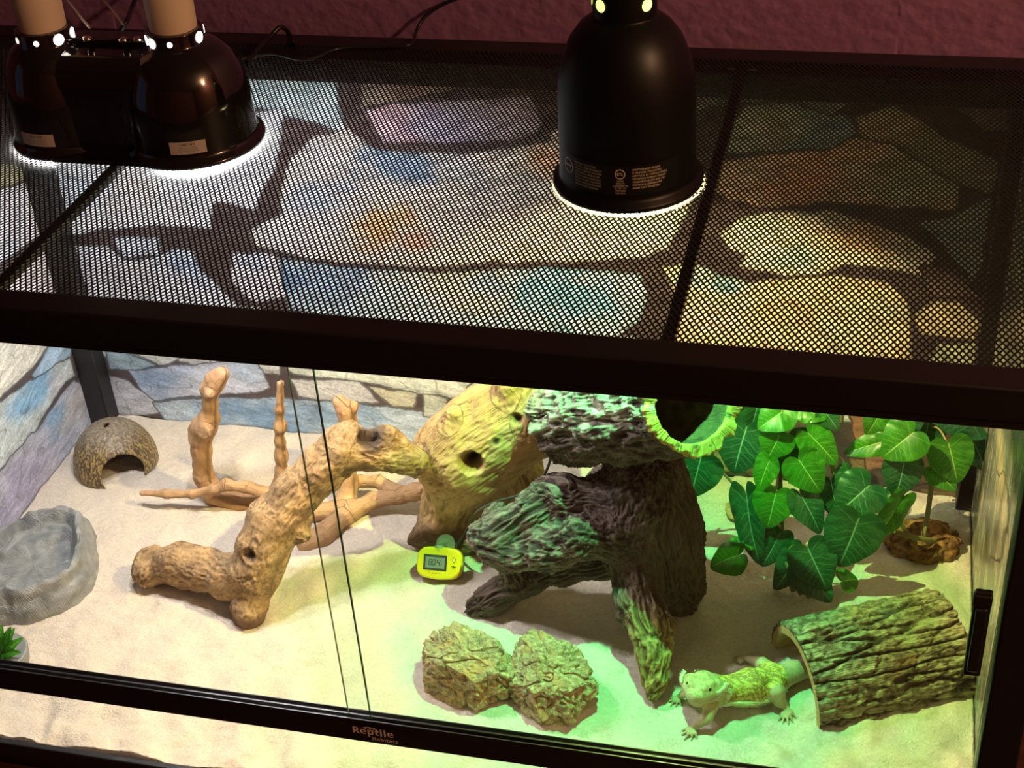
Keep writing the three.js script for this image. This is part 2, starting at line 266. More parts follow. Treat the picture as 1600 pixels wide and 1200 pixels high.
const backStones = [
  // the course hidden behind the front rail
  ...[[-0.59, -0.47], [-0.455, -0.30], [-0.285, -0.15], [-0.13, 0.04], [0.06, 0.20], [0.215, 0.36], [0.38, 0.50], [0.515, 0.59]].map(([p, q], i) => [[p, 0.135, q - 0.01, 0.128, q, 0.19 + 0.012 * Math.sin(i * 2), q - 0.02, 0.232, p + 0.015, 0.235, p - 0.004, 0.18], i % 3 ? sGREY : [0.68, 0.72, 0.74], [(p + q) / 2, 0.185, 0.06, i % 2 ? sBLUE : sTAN, 0.6]]),
  [[-.290,.579,-.169,.579,-.172,.537,-.169,.490,-.221,.506,-.276,.520,-.299,.520], [0.70, 0.80, 0.82]],
  [[-.143,.580,-.032,.579,.087,.579,.118,.577,.117,.568,.042,.561,-.019,.553,-.066,.542,-.114,.530,-.140,.526], sDIM, [-.081,.549, 0.06, sBRN]],
  [[-.137,.521,-.098,.530,.063,.547,.074,.516,.065,.500,.006,.487,-.120,.481,-.128,.495], [0.66, 0.62, 0.66], [-.109,.506, 0.05, sPINK], [-.039,.499, 0.05, [0.58, 0.60, 0.72], 0.7]],
  [[-.590,.445,-.244,.518,-.247,.493,-.266,.439,-.289,.404,-.304,.381,-.355,.389,-.370,.349,-.447,.346,-.518,.337,-.573,.325], [0.84, 0.87, 0.90], [-.462,.380, 0.06, sTAN, 0.5], [-.528,.390, 0.05, sBLUE, 0.5]],
  [[-.511,.324,-.446,.330,-.450,.303,-.502,.297], [0.76, 0.80, 0.86]],
  [[-.578,.307,-.521,.310,-.505,.291,-.458,.295,-.431,.312,-.401,.310,-.395,.286,-.370,.254,-.350,.235,-.351,.211,-.477,.210,-.578,.222], [0.78, 0.81, 0.86], [-.423,.289, 0.04, sBLUE], [-.506,.248, 0.08, sGREY, 0.6]],
  [[-.310,.349,-.267,.374,-.261,.413,-.242,.453,-.209,.481,-.166,.494,-.129,.470,-.081,.468,-.010,.472,.029,.480,.075,.488,.103,.519,.242,.526,.251,.470,.242,.412,.216,.359,.185,.346,.107,.335,-.006,.325,-.072,.313,-.173,.310,-.250,.316,-.309,.326], [0.80, 0.77, 0.72], [-.212,.398, 0.05, sBLUE], [-.095,.449, 0.055, sDEEP], [-.028,.452, 0.05, sBLUE, 0.7], [-.137,.368, 0.045, sOR], [-.090,.348, 0.03, [0.85, 0.6, 0.5]], [-.220,.461, 0.06, sPALE], [-.289,.346, 0.07, sPALE], [.017,.423, 0.07, sGREY, 0.7], [.082,.468, 0.03, sOR, 0.7], [.194,.396, 0.05, sGRN]],  // green patch at the right end is lamp light put into the print
  [[-.343,.315,-.287,.313,-.269,.296,-.283,.251,-.327,.241,-.353,.270], [0.80, 0.80, 0.82], [-.327,.301, 0.03, sBLUE, 0.6]],
  [[-.277,.309,-.175,.302,-.073,.303,.026,.319,.107,.323,.185,.323,.194,.286,.178,.253,.152,.227,.020,.224,-.150,.224,-.280,.235], [0.66, 0.74, 0.78], [-.273,.276, 0.05, sDEEP], [-.205,.268, 0.06, sBLUE, 0.8], [.089,.282, 0.07, [0.45, 0.66, 0.76]], [-.058,.293, 0.07, sTAN, 0.6], [.008,.289, 0.03, sBLUE, 0.7]],
  [[.212,.334,.250,.342,.285,.327,.315,.321,.403,.337,.472,.335,.496,.311,.503,.281,.510,.232,.494,.203,.224,.205,.217,.261,.230,.298], [0.84, 0.77, 0.62], [.277,.311, 0.045, [0.42, 0.60, 0.68]], [.369,.283, 0.035, sOR, 0.8], [.255,.259, 0.06, sPINK, 0.5], [.437,.262, 0.07, sGRN, 0.7]],
  [[.307,.341,.312,.359,.291,.366,.282,.382,.298,.403,.334,.416,.405,.422,.464,.405,.516,.381,.523,.371,.510,.345,.474,.354,.424,.355,.403,.342,.359,.335], [0.84, 0.80, 0.70], [.320,.392, 0.04, sGRN], [.429,.391, 0.05, sOR, 0.7], [.365,.361, 0.04, [0.60, 0.72, 0.70]]],
  [[.273,.475,.331,.488,.394,.496,.429,.514,.468,.511,.541,.461,.538,.432,.509,.433,.461,.432,.405,.434,.334,.422,.290,.430,.268,.441], [0.80, 0.68, 0.55], [.375,.461, 0.07, [0.80, 0.58, 0.46]], [.492,.475, 0.06, sGRN, 0.8], [.311,.471, 0.04, sTAN]],
  [[.274,.487,.288,.519,.305,.546,.364,.553,.419,.536,.427,.518,.394,.499,.331,.493], [0.62, 0.66, 0.62], [.393,.520, 0.045, [0.46, 0.58, 0.64]], [.330,.521, 0.04, sTAN, 0.6]],
  [[.248,.576,.431,.581,.417,.561,.399,.538,.357,.555,.305,.550,.252,.539], [0.56, 0.55, 0.52], [.315,.560, 0.05, [0.42, 0.46, 0.50]]],
  [[.424,.539,.465,.553,.493,.536,.516,.519,.578,.494,.575,.455,.542,.463,.504,.485,.468,.509,.434,.514], [0.68, 0.64, 0.54]],
  [[.509,.579,.582,.582,.584,.530,.560,.529,.531,.551], [0.58, 0.52, 0.50], [.537,.560, 0.03, sBRN], [.571,.547, 0.02, sBRN]],
  [[.501,.414,.538,.424,.575,.457,.573,.360,.567,.339,.544,.373,.521,.396], [0.62, 0.64, 0.58], [.526,.398, 0.035, [0.40, 0.50, 0.54]]],
  [[.508,.293,.528,.314,.556,.313,.580,.290,.577,.266,.518,.267], [0.76, 0.70, 0.56]],
  [[.535,.253,.583,.261,.584,.212,.530,.207], [0.68, 0.70, 0.58]],
  [[.509,.359,.551,.358,.580,.318,.555,.323,.521,.320], [0.44, 0.37, 0.36]],
  // the courses seen through the doors
  [[-.565,.159,-.546,.147,-.493,.125,-.536,.111,-.564,.112], [0.58, 0.66, 0.70]],
  [[-.544,.152,-.440,.150,-.470,.129,-.487,.127], [0.76, 0.77, 0.76]],
  [[-.418,.159,-.336,.156,-.367,.142,-.404,.139], [0.76, 0.77, 0.77]],
  [[-.536,.111,-.456,.128,-.389,.140,-.346,.148,-.333,.131,-.329,.105,-.349,.095,-.378,.089,-.456,.076,-.514,.062], [0.72, 0.74, 0.80], [-.500,.102, 0.06, sDEEP, 0.75], [-.362,.128, 0.03, sBLUE, 0.6]],
  [[-.567,.099,-.540,.093,-.515,.067,-.490,.048,-.529,.035,-.586,.029], [0.74, 0.75, 0.78]],
  [[-.509,.059,-.457,.071,-.332,.086,-.238,.090,-.173,.089,-.106,.087,-.093,.073,-.098,.039,-.200,.016,-.268,.019,-.411,.021,-.495,.025], [0.66, 0.72, 0.78], [-.327,.057, 0.07, sDEEP], [-.402,.059, 0.05, sDEEP, 0.8], [-.177,.068, 0.05, sDEEP, 0.9], [-.222,.068, 0.03, sBLUE]],
  [[-.312,.158,-.157,.158,-.020,.156,-.044,.135,-.060,.115,-.116,.117,-.192,.128,-.287,.131], [0.76, 0.78, 0.74]],
  [[-.292,.122,-.196,.127,-.183,.109,-.172,.096,-.224,.091,-.289,.093], [0.75, 0.75, 0.75]],
  [[-.185,.119,-.117,.116,-.123,.093,-.152,.092], [0.72, 0.71, 0.63]],
  [[-.107,.115,-.077,.110,-.072,.089,-.093,.078,-.109,.081], [0.70, 0.72, 0.67]],
  [[-.057,.113,-.022,.143,.066,.144,.098,.093,-.026,.047,-.065,.085], [0.68, 0.70, 0.67]],
  [[.442,.150,.472,.150,.481,.094,.456,.091], [0.56, 0.42, 0.32]], [[.461,.081,.491,.087,.491,.065,.466,.059], [0.56, 0.40, 0.34]], [[.448,.074,.465,.074,.470,.046,.453,.042], [0.56, 0.44, 0.34]],
  [[.414,.147,.435,.149,.435,.130,.420,.124], [0.52, 0.46, 0.36]], [[.304,.135,.407,.137,.418,.068,.348,.018,.306,.044], [0.36, 0.32, 0.27]], [[.499,.137,.589,.137,.601,.070,.523,.040], [0.34, 0.28, 0.22]], [[.539,.037,.599,.050,.607,.010,.550,-.004], [0.40, 0.34, 0.24]], [[.281,.083,.314,.076,.307,.034,.273,.040], [0.52, 0.50, 0.34]],
];
const leftStones = [
  [[.003,.396,-.133,.270,-.234,.196,-.179,.191,-.154,.195,-.098,.200,.059,.238], [0.82, 0.81, 0.76]],
  [[-.239,.195,-.280,.166,-.266,.153,-.187,.168,-.175,.182], [0.62, 0.72, 0.80]],
  [[-.265,.151,-.266,.122,-.240,.127,-.198,.122,-.172,.116,-.145,.113,-.056,.117,.099,.136,.046,.238,-.095,.194,-.165,.178], [0.74, 0.78, 0.78], [-.176,.157, 0.06, [0.46, 0.64, 0.78]], [-.231,.141, 0.03, [0.68, 0.66, 0.68]]],
  [[-.261,.116,-.292,.067,-.303,.031,-.219,.029,-.192,.028,-.038,.031,.162,.041,.103,.129,-.054,.113,-.140,.112,-.168,.108,-.215,.116], [0.68, 0.69, 0.74], [-.086,.045, 0.08, [0.60, 0.58, 0.68]], [-.194,.103, 0.04, [0.52, 0.66, 0.78]], [-.246,.076, 0.04, sTAN, 0.4]],
  [[-.282,.159,-.296,.148,-.298,.071,-.286,.079,-.272,.123], [0.66, 0.68, 0.68]],
  [[-.089,.470,-.214,.430,-.277,.410,-.289,.363,-.272,.338,-.174,.351,-.041,.378], [0.84, 0.86, 0.88], [-.207,.352, 0.04, sBLUE, 0.6]],
  [[-.031,.358,-.166,.334,-.287,.323,-.296,.247,-.225,.256,-.092,.310], [0.82, 0.80, 0.80]],
  [[-.116,.521,-.230,.461,-.279,.431,-.283,.412,-.216,.432,-.092,.476], [0.62, 0.62, 0.50]],
];
const backPrint = stonePrint(1800, 870, -0.6, 0.6, 0.03, 0.61, backStones);
const leftPrint = stonePrint(900, 870, 0.3, -0.3, 0.03, 0.61, leftStones);
const rightPrint = texture(700, 700, (u, v) => {                 // layered stone seen at a glancing angle
  const x = mix(0.3, -0.3, u), y = mix(0.03, 0.61, v), s = fbm(x * 46, y * 7, 4, 5), lay = fbm(x * 3, y * 30, 9, 3);
  const j = sstep(0.95, 1, ridge(x * 7 + 0.4 * fbm(x * 9, y * 9, 2), y * 9, 6));
  const m = (0.95 + 0.7 * s + 0.35 * lay + 0.2 * fbm(x * 190, y * 190, 3, 2)) * mix(1, 0.45, j);
  return mixc([0.50 * m, 0.54 * m, 0.49 * m], [0.62 * m, 0.57 * m, 0.44 * m], clamp(0.5 + 1.4 * lay));
});

// ---------------------------------------------------------------- the glass terrarium
const black = std([0.009, 0.008, 0.008], 0.42), blackDull = std([0.014, 0.013, 0.012], 0.6);
const glass = phys('#ffffff', 0.015, { transmission: 1, thickness: 0, ior: 1.5 });
const tank = thing('glass_terrarium', 'long black framed glass terrarium with sliding doors and stone print back', 'terrarium');
{
  part('base_frame', [box(-0.61, 0.61, 0.014, 0.046, 0.2965, 0.305, 0.002), box(-0.61, 0.61, 0.014, 0.030, -0.305, -0.285, 0.003), box(-0.61, -0.5995, 0.014, 0.046, -0.286, 0.297), box(0.5995, 0.61, 0.014, 0.046, -0.286, 0.297), box(-0.6, 0.6, 0.0145, 0.0205, -0.29, 0.298)], black, tank);
  part('top_frame', [box(-0.61, 0.61, 0.58, 0.61, 0.275, 0.305, 0.0025), box(-0.61, 0.61, 0.565, 0.61, -0.305, -0.272, 0.0025), box(-0.61, -0.592, 0.575, 0.61, -0.274, 0.277), box(0.592, 0.61, 0.575, 0.61, -0.274, 0.277), box(-0.6, 0.6, 0.573, 0.581, 0.2985, 0.3035, 0.001)], black, tank);
  for (const [x0, x1, z0, z1] of [[-0.603, -0.569, -0.304, -0.272], [0.58, 0.61, -0.304, -0.272], [-0.61, -0.577, 0.276, 0.304], [0.577, 0.61, 0.276, 0.304]]) part('corner_post', box(x0, x1, 0.012, 0.582, z0, z1, 0.003), black, tank);
  const tr = part('door_track', [box(-0.58, 0.58, 0.133, 0.1575, 0.2885, 0.305, 0.0012), box(-0.58, 0.58, 0.154, 0.1635, 0.3030, 0.3048, 0.0006), box(-0.58, 0.58, 0.154, 0.1612, 0.2955, 0.2970, 0.0006), box(-0.58, 0.58, 0.154, 0.1608, 0.2885, 0.2900, 0.0006)], phys([0.010, 0.009, 0.009], 0.28, { clearcoat: 0.4, clearcoatRoughness: 0.2 }), tank);
  const logo = canvasTexture(512, 256, (c, w, h) => {
    c.fillStyle = '#1a1614'; c.fillRect(0, 0, w, h);
    c.fillStyle = '#fff0de'; c.textAlign = 'center'; c.textBaseline = 'alphabetic';
    c.font = 'bold 132px sans-serif'; c.fillText('Reptile', w * 0.47, 136, 440);
    c.font = 'bold 68px sans-serif'; c.fillText('Habitats', w * 0.70, 216, 290);
    c.lineWidth = 13; c.strokeStyle = '#fff0de'; c.lineCap = 'round';                 // the little lizard over the word
    c.beginPath(); c.moveTo(150, 40); c.quadraticCurveTo(215, 10, 280, 44); c.quadraticCurveTo(300, 60, 292, 90); c.stroke();
    for (const x of [180, 225, 265]) { c.beginPath(); c.moveTo(x, 26); c.lineTo(x - 14, 54); c.stroke(); }
  });
  part('logo', new THREE.PlaneGeometry(0.050, 0.0235).translate(0.023, 0.1462, 0.3056), std('#ffffff', 0.5, { map: logo }), tr);
  part('front_glass', box(-0.58, 0.58, 0.045, 0.136, 0.294, 0.298), glass, tank);
  const l = part('sliding_door', box(-0.575, 0.019, 0.157, 0.582, 0.2980, 0.3010), glass, tank);
  const r = part('sliding_door', box(-0.006, 0.576, 0.157, 0.582, 0.2912, 0.2942), glass, tank);
  const edge = phys([0.030, 0.055, 0.022], 0.15, { clearcoat: 1 });
  part('glass_edge', box(0.0188, 0.0200, 0.158, 0.582, 0.2984, 0.3004), edge, l);
  part('glass_edge', box(-0.0070, -0.006, 0.158, 0.582, 0.2920, 0.2934), std([0.16, 0.17, 0.08], 0.2), r);
  part('handle', [box(0.5545, 0.5685, 0.317, 0.410, 0.294, 0.300, 0.002), box(0.5535, 0.5685, 0.395, 0.408, 0.294, 0.3025, 0.002), box(0.5565, 0.566, 0.325, 0.395, 0.298, 0.304, 0.002)], phys([0.012, 0.011, 0.01], 0.3), r);
  part('back_glass', box(-0.6, 0.6, 0.04, 0.575, -0.3035, -0.3005), black, tank);
  part('side_glass', box(-0.607, -0.6025, 0.04, 0.58, -0.28, 0.28), black, tank);
  part('side_glass', box(0.6025, 0.607, 0.04, 0.58, -0.28, 0.28), black, tank);
  const pm = (t, more = {}) => phys('#ffffff', 0.5, { map: t, ...more });
  part('background_print', new THREE.PlaneGeometry(1.2, 0.58).translate(0, 0.32, -0.2995), pm(backPrint), tank);
  part('background_print', new THREE.PlaneGeometry(0.6, 0.58).rotateY(Math.PI / 2).scale(1, 1, 1).translate(-0.5985, 0.32, 0), pm(leftPrint), tank);
  part('background_print', new THREE.PlaneGeometry(0.6, 0.58).rotateY(-Math.PI / 2).translate(0.5985, 0.32, 0), pm(rightPrint, { roughness: 0.25 }), tank);
}
// ---------------------------------------------------------------- sand
{
  const N = 440, M = 220, pos = [], idx = [], uv = [];
  for (let j = 0; j <= M; j++) for (let i = 0; i <= N; i++) { const x = mix(-0.598, 0.598, i / N), z = mix(-0.299, 0.2935, j / M); pos.push(x, sandHeight(x, z), z); uv.push(x, z); }
  for (let j = 0; j < M; j++) for (let i = 0; i < N; i++) { const a = j * (N + 1) + i, b = a + 1, c = a + N + 1, d = c + 1; idx.push(a, c, b, b, c, d); }
  // skirt and bottom, so that it is a bed of sand and not a sheet
  const rim = []; for (let i = 0; i <= N; i++) rim.push(i); for (let j = 1; j <= M; j++) rim.push(j * (N + 1) + N); for (let i = N - 1; i >= 0; i--) rim.push(M * (N + 1) + i); for (let j = M - 1; j >= 0; j--) rim.push(j * (N + 1));
  const o = pos.length / 3; rim.forEach((q) => { pos.push(pos[3 * q], 0.021, pos[3 * q + 2]); uv.push(pos[3 * q], pos[3 * q + 2] - 0.03); });
  for (let i = 0; i + 1 < rim.length; i++) idx.push(rim[i], rim[i + 1], o + i, rim[i + 1], o + i + 1, o + i);
  const g = new THREE.BufferGeometry(); g.setAttribute('position', new THREE.Float32BufferAttribute(pos, 3)); g.setAttribute('uv', new THREE.Float32BufferAttribute(uv, 2)); g.setIndex(idx); g.computeVertexNormals();
  const grain = texture(1024, 1024, (u, v, i, j) => { const q = rnd(), m = 1 + (q - 0.5) * 0.16 + 0.10 * fbm(u * 60, v * 60, 1, 3), s = rnd(); return s > 0.9985 ? [0.40, 0.32, 0.26] : [0.815 * m, 0.765 * m, 0.705 * m]; }, true, 4, 4);
  const bump = texture(512, 512, (u, v) => { const n = 0.5 + 0.6 * fbm(u * 90, v * 90, 5, 3) + (rnd() - 0.5) * 0.2; return [n, n, n]; }, false, 4, 4);
  const m = shadowed(new THREE.Mesh(g, std('#ffffff', 0.95, { map: grain, bumpMap: bump, bumpScale: 0.0015 })));
  m.name = 'sand'; m.userData = { label: 'pale cream sand bed covering the terrarium floor', category: 'sand', kind: 'stuff' }; scene.add(m);
}
// ---------------------------------------------------------------- screen lid
{
  const t = thing('screen_lid', 'black wire screen lid covering the top of the terrarium', 'screen lid', [0, 0.609, 0]);
  const X0 = -0.592, X1 = 0.592, Z0 = -0.274, Z1 = 0.277, geos = [], sx = 0.00525, k = 2.62 / 4.7, mat = std([0.009, 0.0085, 0.008], 0.6);
  for (const s of [-1, 1]) for (let i = -70; i * sx < X1 - X0 + 0.32; i++) {
    const c = X0 + i * sx; let pts = [];                           // x = c + s k (z - Z0) (+ the shift that lets both families fill the frame)
    const c0 = s > 0 ? c : c + 0.31, zAt = (x) => Z0 + (x - c0) / (s * k);
    let za = Z0, zb = Z1; const e = [zAt(X0), zAt(X1)].sort((p, q) => p - q); za = Math.max(za, e[0]); zb = Math.min(zb, e[1]);
    if (zb - za < 0.004) continue;
    const a = [c0 + s * k * (za - Z0), 0.6095 + s * 0.0002, za], b = [c0 + s * k * (zb - Z0), 0.6095 + s * 0.0002, zb];
    geos.push(bar(a, b, 0.00165, 0.0003));
  }
  part('wire_screen', geos, mat, t).userData = { kind: 'stuff' };
  part('lid_frame', [box(X0, X1, 0.600, 0.608, -0.274, -0.240), box(X0, X0 + 0.004, 0.600, 0.608, -0.24, Z1), box(X1 - 0.004, X1, 0.600, 0.608, -0.24, Z1)], black, t);
  for (const x of [-0.277, 0.305]) part('cross_bar', box(x - 0.005, x + 0.005, 0.600, 0.6085, -0.245, 0.277, 0.001), black, t);
  part('rivet', [box(0.29, 0.298, 0.6098, 0.611, -0.248, -0.2465), box(0.312, 0.32, 0.6098, 0.611, -0.248, -0.2465)], std([0.05, 0.045, 0.04], 0.4), t);
}
// ---------------------------------------------------------------- lamps
const shell = (outer, thick) => [...outer, ...outer.slice().reverse().map(([r, y]) => [Math.max(0.004, r - thick), y - (y > 0.66 ? thick : 0)])];
const whiteGlow = std('#ffffff', 0.5, { emissive: lin('#fff6ea'), emissiveIntensity: 6 });
const limeGlow = std('#ffffff', 0.5, { emissive: lin('#dcff7a'), emissiveIntensity: 2.2 });
const ceramic = std('#d9c4ac', 0.55);
const onCollar = (x, y, z, R, az, r) => new THREE.CircleGeometry(r, 24).translate(0, 0, R).rotateY(az * Math.PI / 180).translate(x, y, z);
const patch = (x, z, R, y0, y1, az, half) => new THREE.CylinderGeometry(R, R, y1 - y0, 24, 1, true, (az - half) * Math.PI / 180, 2 * half * Math.PI / 180).translate(x, (y0 + y1) / 2, z);
const bulb = (x, y, z, r, m, p) => part('bulb', lathe([[0.002, y - r], [r * 0.5, y - r * 0.86], [r * 0.87, y - r * 0.5], [r, y], [r * 0.87, y + r * 0.5], [r * 0.5, y + r], [r * 0.45, y + r * 1.6], [0.001, y + r * 1.6]], x, z, 32), m, p);
{
  const gloss = phys([0.006, 0.005, 0.005], 0.12, { clearcoat: 1, clearcoatRoughness: 0.04 });
  const [x1, z1] = DAY, [x2, z2] = DAY2;
  const t = thing('twin_dome_lamp', 'glossy black twin dome clamp lamp with two beige ceramic sockets on screen', 'dome lamp', [-0.28, 0.611, -0.015]);
  const big = [[0.070, 0.612], [0.0705, 0.614], [0.070, 0.6162], [0.0655, 0.6185], [0.063, 0.623], [0.0628, 0.640], [0.0615, 0.660], [0.0575, 0.680], [0.0505, 0.698], [0.041, 0.709], [0.031, 0.715], [0.0278, 0.717], [0.0278, 0.7285], [0.0262, 0.7296], [0.0214, 0.7290]];
  const small = big.map(([r, y]) => [r > 0.03 ? 0.028 + (r - 0.028) * 0.66 : r, y]);
  const white = std('#e8e6e2', 0.35, { side: THREE.DoubleSide });
  for (const [pr, x, z, stick] of [[small, x2, z2, [-6, 21, 0.0519]], [big, x1, z1, [20, 16, 0.0632]]]) {
    const d = part('dome', lathe(shell(pr, 0.0012), x, z, 96), gloss, t);
    part('reflector', lathe(pr.slice(3, 11).map(([r, y]) => [r - 0.0022, y - 0.0022]), x, z, 64), white, d);
    part('socket', lathe([[0.001, 0.7285], [0.0222, 0.7285], [0.0228, 0.7305], [0.0242, 0.79], [0.0242, 0.815], [0.001, 0.815]], x, z, 48), ceramic, t);
    const txt = canvasTexture(256, 90, (c, w, h) => {
      c.fillStyle = '#b9aaa0'; c.fillRect(0, 0, w, h); c.fillStyle = '#33282a'; c.textAlign = 'center'; c.font = 'bold 24px sans-serif'; c.fillText('CAUTION', w / 2, 28);
      c.font = '10px sans-serif'; c.fillText('SURFACE IS HOT. TO REDUCE', w / 2, 46); c.fillText('RISK OF FIRE KEEP LAMP AWAY', w / 2, 60); c.fillText('FROM COMBUSTIBLE MATERIALS', w / 2, 74);
    });
    part('sticker', patch(x, z, stick[2], 0.6255, 0.6385, stick[0], stick[1]), std('#ffffff', 0.6, { map: txt }), d);
    for (const [az, r] of x === x1 ? [[-27, 0.0052], [14, 0.0027], [80, 0.0056], [-52, 0.005], [130, 0.005]] : [[57, 0.0056], [12, 0.0027], [100, 0.005], [-40, 0.003]]) part('vent_hole_glow', onCollar(x, 0.7225, z, 0.0281, az, r), whiteGlow, d);  // glowing discs stand in for bulb light leaking through the vents
    bulb(x, x === x1 ? 0.634 : 0.632, z, x === x1 ? 0.018 : 0.016, std('#ffffff', 0.5, { emissive: lin('#fff7ee'), emissiveIntensity: 14 }), t);
  }
  {
    // the sheet between the two domes: an upside-down trough, open below like the domes
    const s = new THREE.Shape(), o = (k) => { const zf = 0.0270 - k, zb = -0.066 + k, yt = 0.7135 - k, r = 0.034 - k; return [[zf, 0.616], [zf, yt - r], [zf, yt], [zf - r, yt], [zb + r, yt], [zb, yt], [zb, yt - r], [zb, 0.616]]; };
    const A = o(0), I = o(0.0014);
    s.moveTo(...A[0]); s.lineTo(...A[1]); s.quadraticCurveTo(...A[2], ...A[3]); s.lineTo(...A[4]); s.quadraticCurveTo(...A[5], ...A[6]); s.lineTo(...A[7]);
    s.lineTo(...I[7]); s.lineTo(...I[6]); s.quadraticCurveTo(...I[5], ...I[4]); s.lineTo(...I[3]); s.quadraticCurveTo(...I[2], ...I[1]); s.lineTo(...I[0]); s.closePath();
    const trough = toCreasedNormals(new THREE.ExtrudeGeometry(s, { depth: 0.123, bevelEnabled: false, curveSegments: 14 }), 0.6).rotateY(-Math.PI / 2).translate(-0.2225, 0, 0);
    part('bridge', [trough, box(-0.34, -0.232, 0.612, 0.6165, 0.0255, 0.0465, 0.0012), box(-0.34, -0.232, 0.612, 0.6165, -0.075, -0.065, 0.0012), box(-0.335, -0.235, 0.7125, 0.7205, -0.03, -0.006, 0.003)], gloss, t);
  }
  part('bracket_screw', [[-0.3, -0.004], [-0.262, -0.004], [-0.248, -0.006]].map(([x, z]) => new THREE.SphereGeometry(0.0045, 16, 12).scale(1, 0.8, 1).translate(x, 0.7215, z)), std('#e6e2da', 0.12, { metalness: 1 }), t);
  for (const w of [[[-.3039,.7258,-.02], [-.3226,.7338,-.035], [-.3525,.7472,-.06]], [[-.2663,.7289,-.02], [-.2827,.7362,-.035], [-.3123,.7482,-.06]]]) part('hanger_wire', tube(w, 0.0013, 20, 6), std('#e8e2d8', 0.35, { metalness: 0.5 }), t);
}
{
  const satin = phys([0.003, 0.0028, 0.0027], 0.40, { specularIntensity: 0.55, clearcoat: 0.05, clearcoatRoughness: 0.5 });
  const [x, z] = HOT;
  const t = thing('deep_dome_lamp', 'tall matte black deep dome heat lamp standing alone on the screen', 'dome lamp', [x, 0.611, z]);
  const pr = [[0.0685, 0.612], [0.069, 0.6145], [0.0685, 0.617], [0.0645, 0.6195], [0.0622, 0.6235], [0.0618, 0.66], [0.0615, 0.695], [0.0600, 0.714], [0.0560, 0.732], [0.0495, 0.748], [0.0405, 0.760], [0.031, 0.767], [0.0282, 0.769], [0.0278, 0.7705], [0.0278, 0.7945], [0.0262, 0.796], [0.0255, 0.83]];
  const d = part('dome', lathe(shell(pr, 0.0014), x, z, 96), satin, t);
  part('collar_ring', lathe([[0.0275, 0.7925], [0.0290, 0.7932], [0.0290, 0.7955], [0.0275, 0.7962]], x, z, 64), satin, t);
  part('socket', lathe([[0.001, 0.74], [0.021, 0.74], [0.021, 0.835], [0.001, 0.835]], x, z, 40), ceramic, t);
  for (const az of [-37, 52, -82, 140]) part('vent_hole_glow', onCollar(x, 0.7835, z, 0.0281, az, 0.0056).scale(1, 1, 1), limeGlow, d);  // glowing discs in place of openings with bulb light behind
  const txt = canvasTexture(1024, 232, (c, w, h) => {
    c.fillStyle = '#0b0a0a'; c.fillRect(0, 0, w, h); c.strokeStyle = c.fillStyle = '#f0dcc0'; c.lineWidth = 6;
    c.beginPath(); c.arc(75, 92, 54, 0, 7); c.stroke(); c.textAlign = 'center'; c.lineWidth = 9; c.beginPath(); c.moveTo(42, 84); c.quadraticCurveTo(60, 102, 76, 90); c.quadraticCurveTo(92, 80, 108, 100); c.stroke(); c.lineWidth = 6;
    c.beginPath(); c.arc(548, 66, 36, 0, 7); c.stroke(); c.font = 'bold 30px sans-serif'; c.fillText('ETL', 548, 77); c.font = '17px sans-serif';
    ['LISTED', '4005678', 'CONFORMS TO', 'UL STD. 153', 'CERTIFIED', 'CSA C22.2'].forEach((s, i) => c.fillText(s, 548, 126 + i * 19));
    c.textAlign = 'left'; c.font = '19px sans-serif';
    ['WARNING: RISK OF FIRE.', 'USE ONLY 150W OR SMALLER', 'REFLECTOR BULBS. CAUTION:', 'HOT SURFACE. ALWAYS USE', 'WITH A SCREEN COVER. NOT', 'FOR USE IN WET LOCATIONS', 'UNPLUG BEFORE SERVICING', 'OR CHANGING THE BULB'].forEach((s, i) => c.fillText(s, 155, 40 + i * 24, 310));
    ['AVERTISSEMENT: RISQUE', 'D INCENDIE. UTILISER DES', 'AMPOULES DE 150W OU MOINS.', 'ATTENTION: SURFACE CHAUDE', 'TOUJOURS UTILISER AVEC UN', 'COUVERCLE. DEBRANCHER', 'AVANT TOUT ENTRETIEN'].forEach((s, i) => c.fillText(s, 640, 40 + i * 24, 340));
  });
  part('printed_label', patch(x, z, 0.0625, 0.627, 0.6555, 0, 55), phys('#ffffff', 0.4, { map: txt }), d);
  bulb(x, 0.667, z, 0.017, std('#ffffff', 0.5, { emissive: lin('#ffe0a0'), emissiveIntensity: 5 }), t);
  part('added_tint_disc', new THREE.CircleGeometry(0.0106, 48).rotateX(Math.PI / 2).translate(x, 0.637, z), phys([0.12, 1.0, 0.66], 0.02, { transmission: 1, thickness: 0, side: THREE.DoubleSide }), t);  // added unseen disc, colours the middle of the beam green
  part('added_tint_ring', new THREE.RingGeometry(0.0106, 0.0164, 48).rotateX(Math.PI / 2).translate(x, 0.637, z), phys([0.46, 1.0, 0.46], 0.02, { transmission: 1, thickness: 0, side: THREE.DoubleSide }), t);  // added unseen ring, colours the beam yellow green around the middle
}
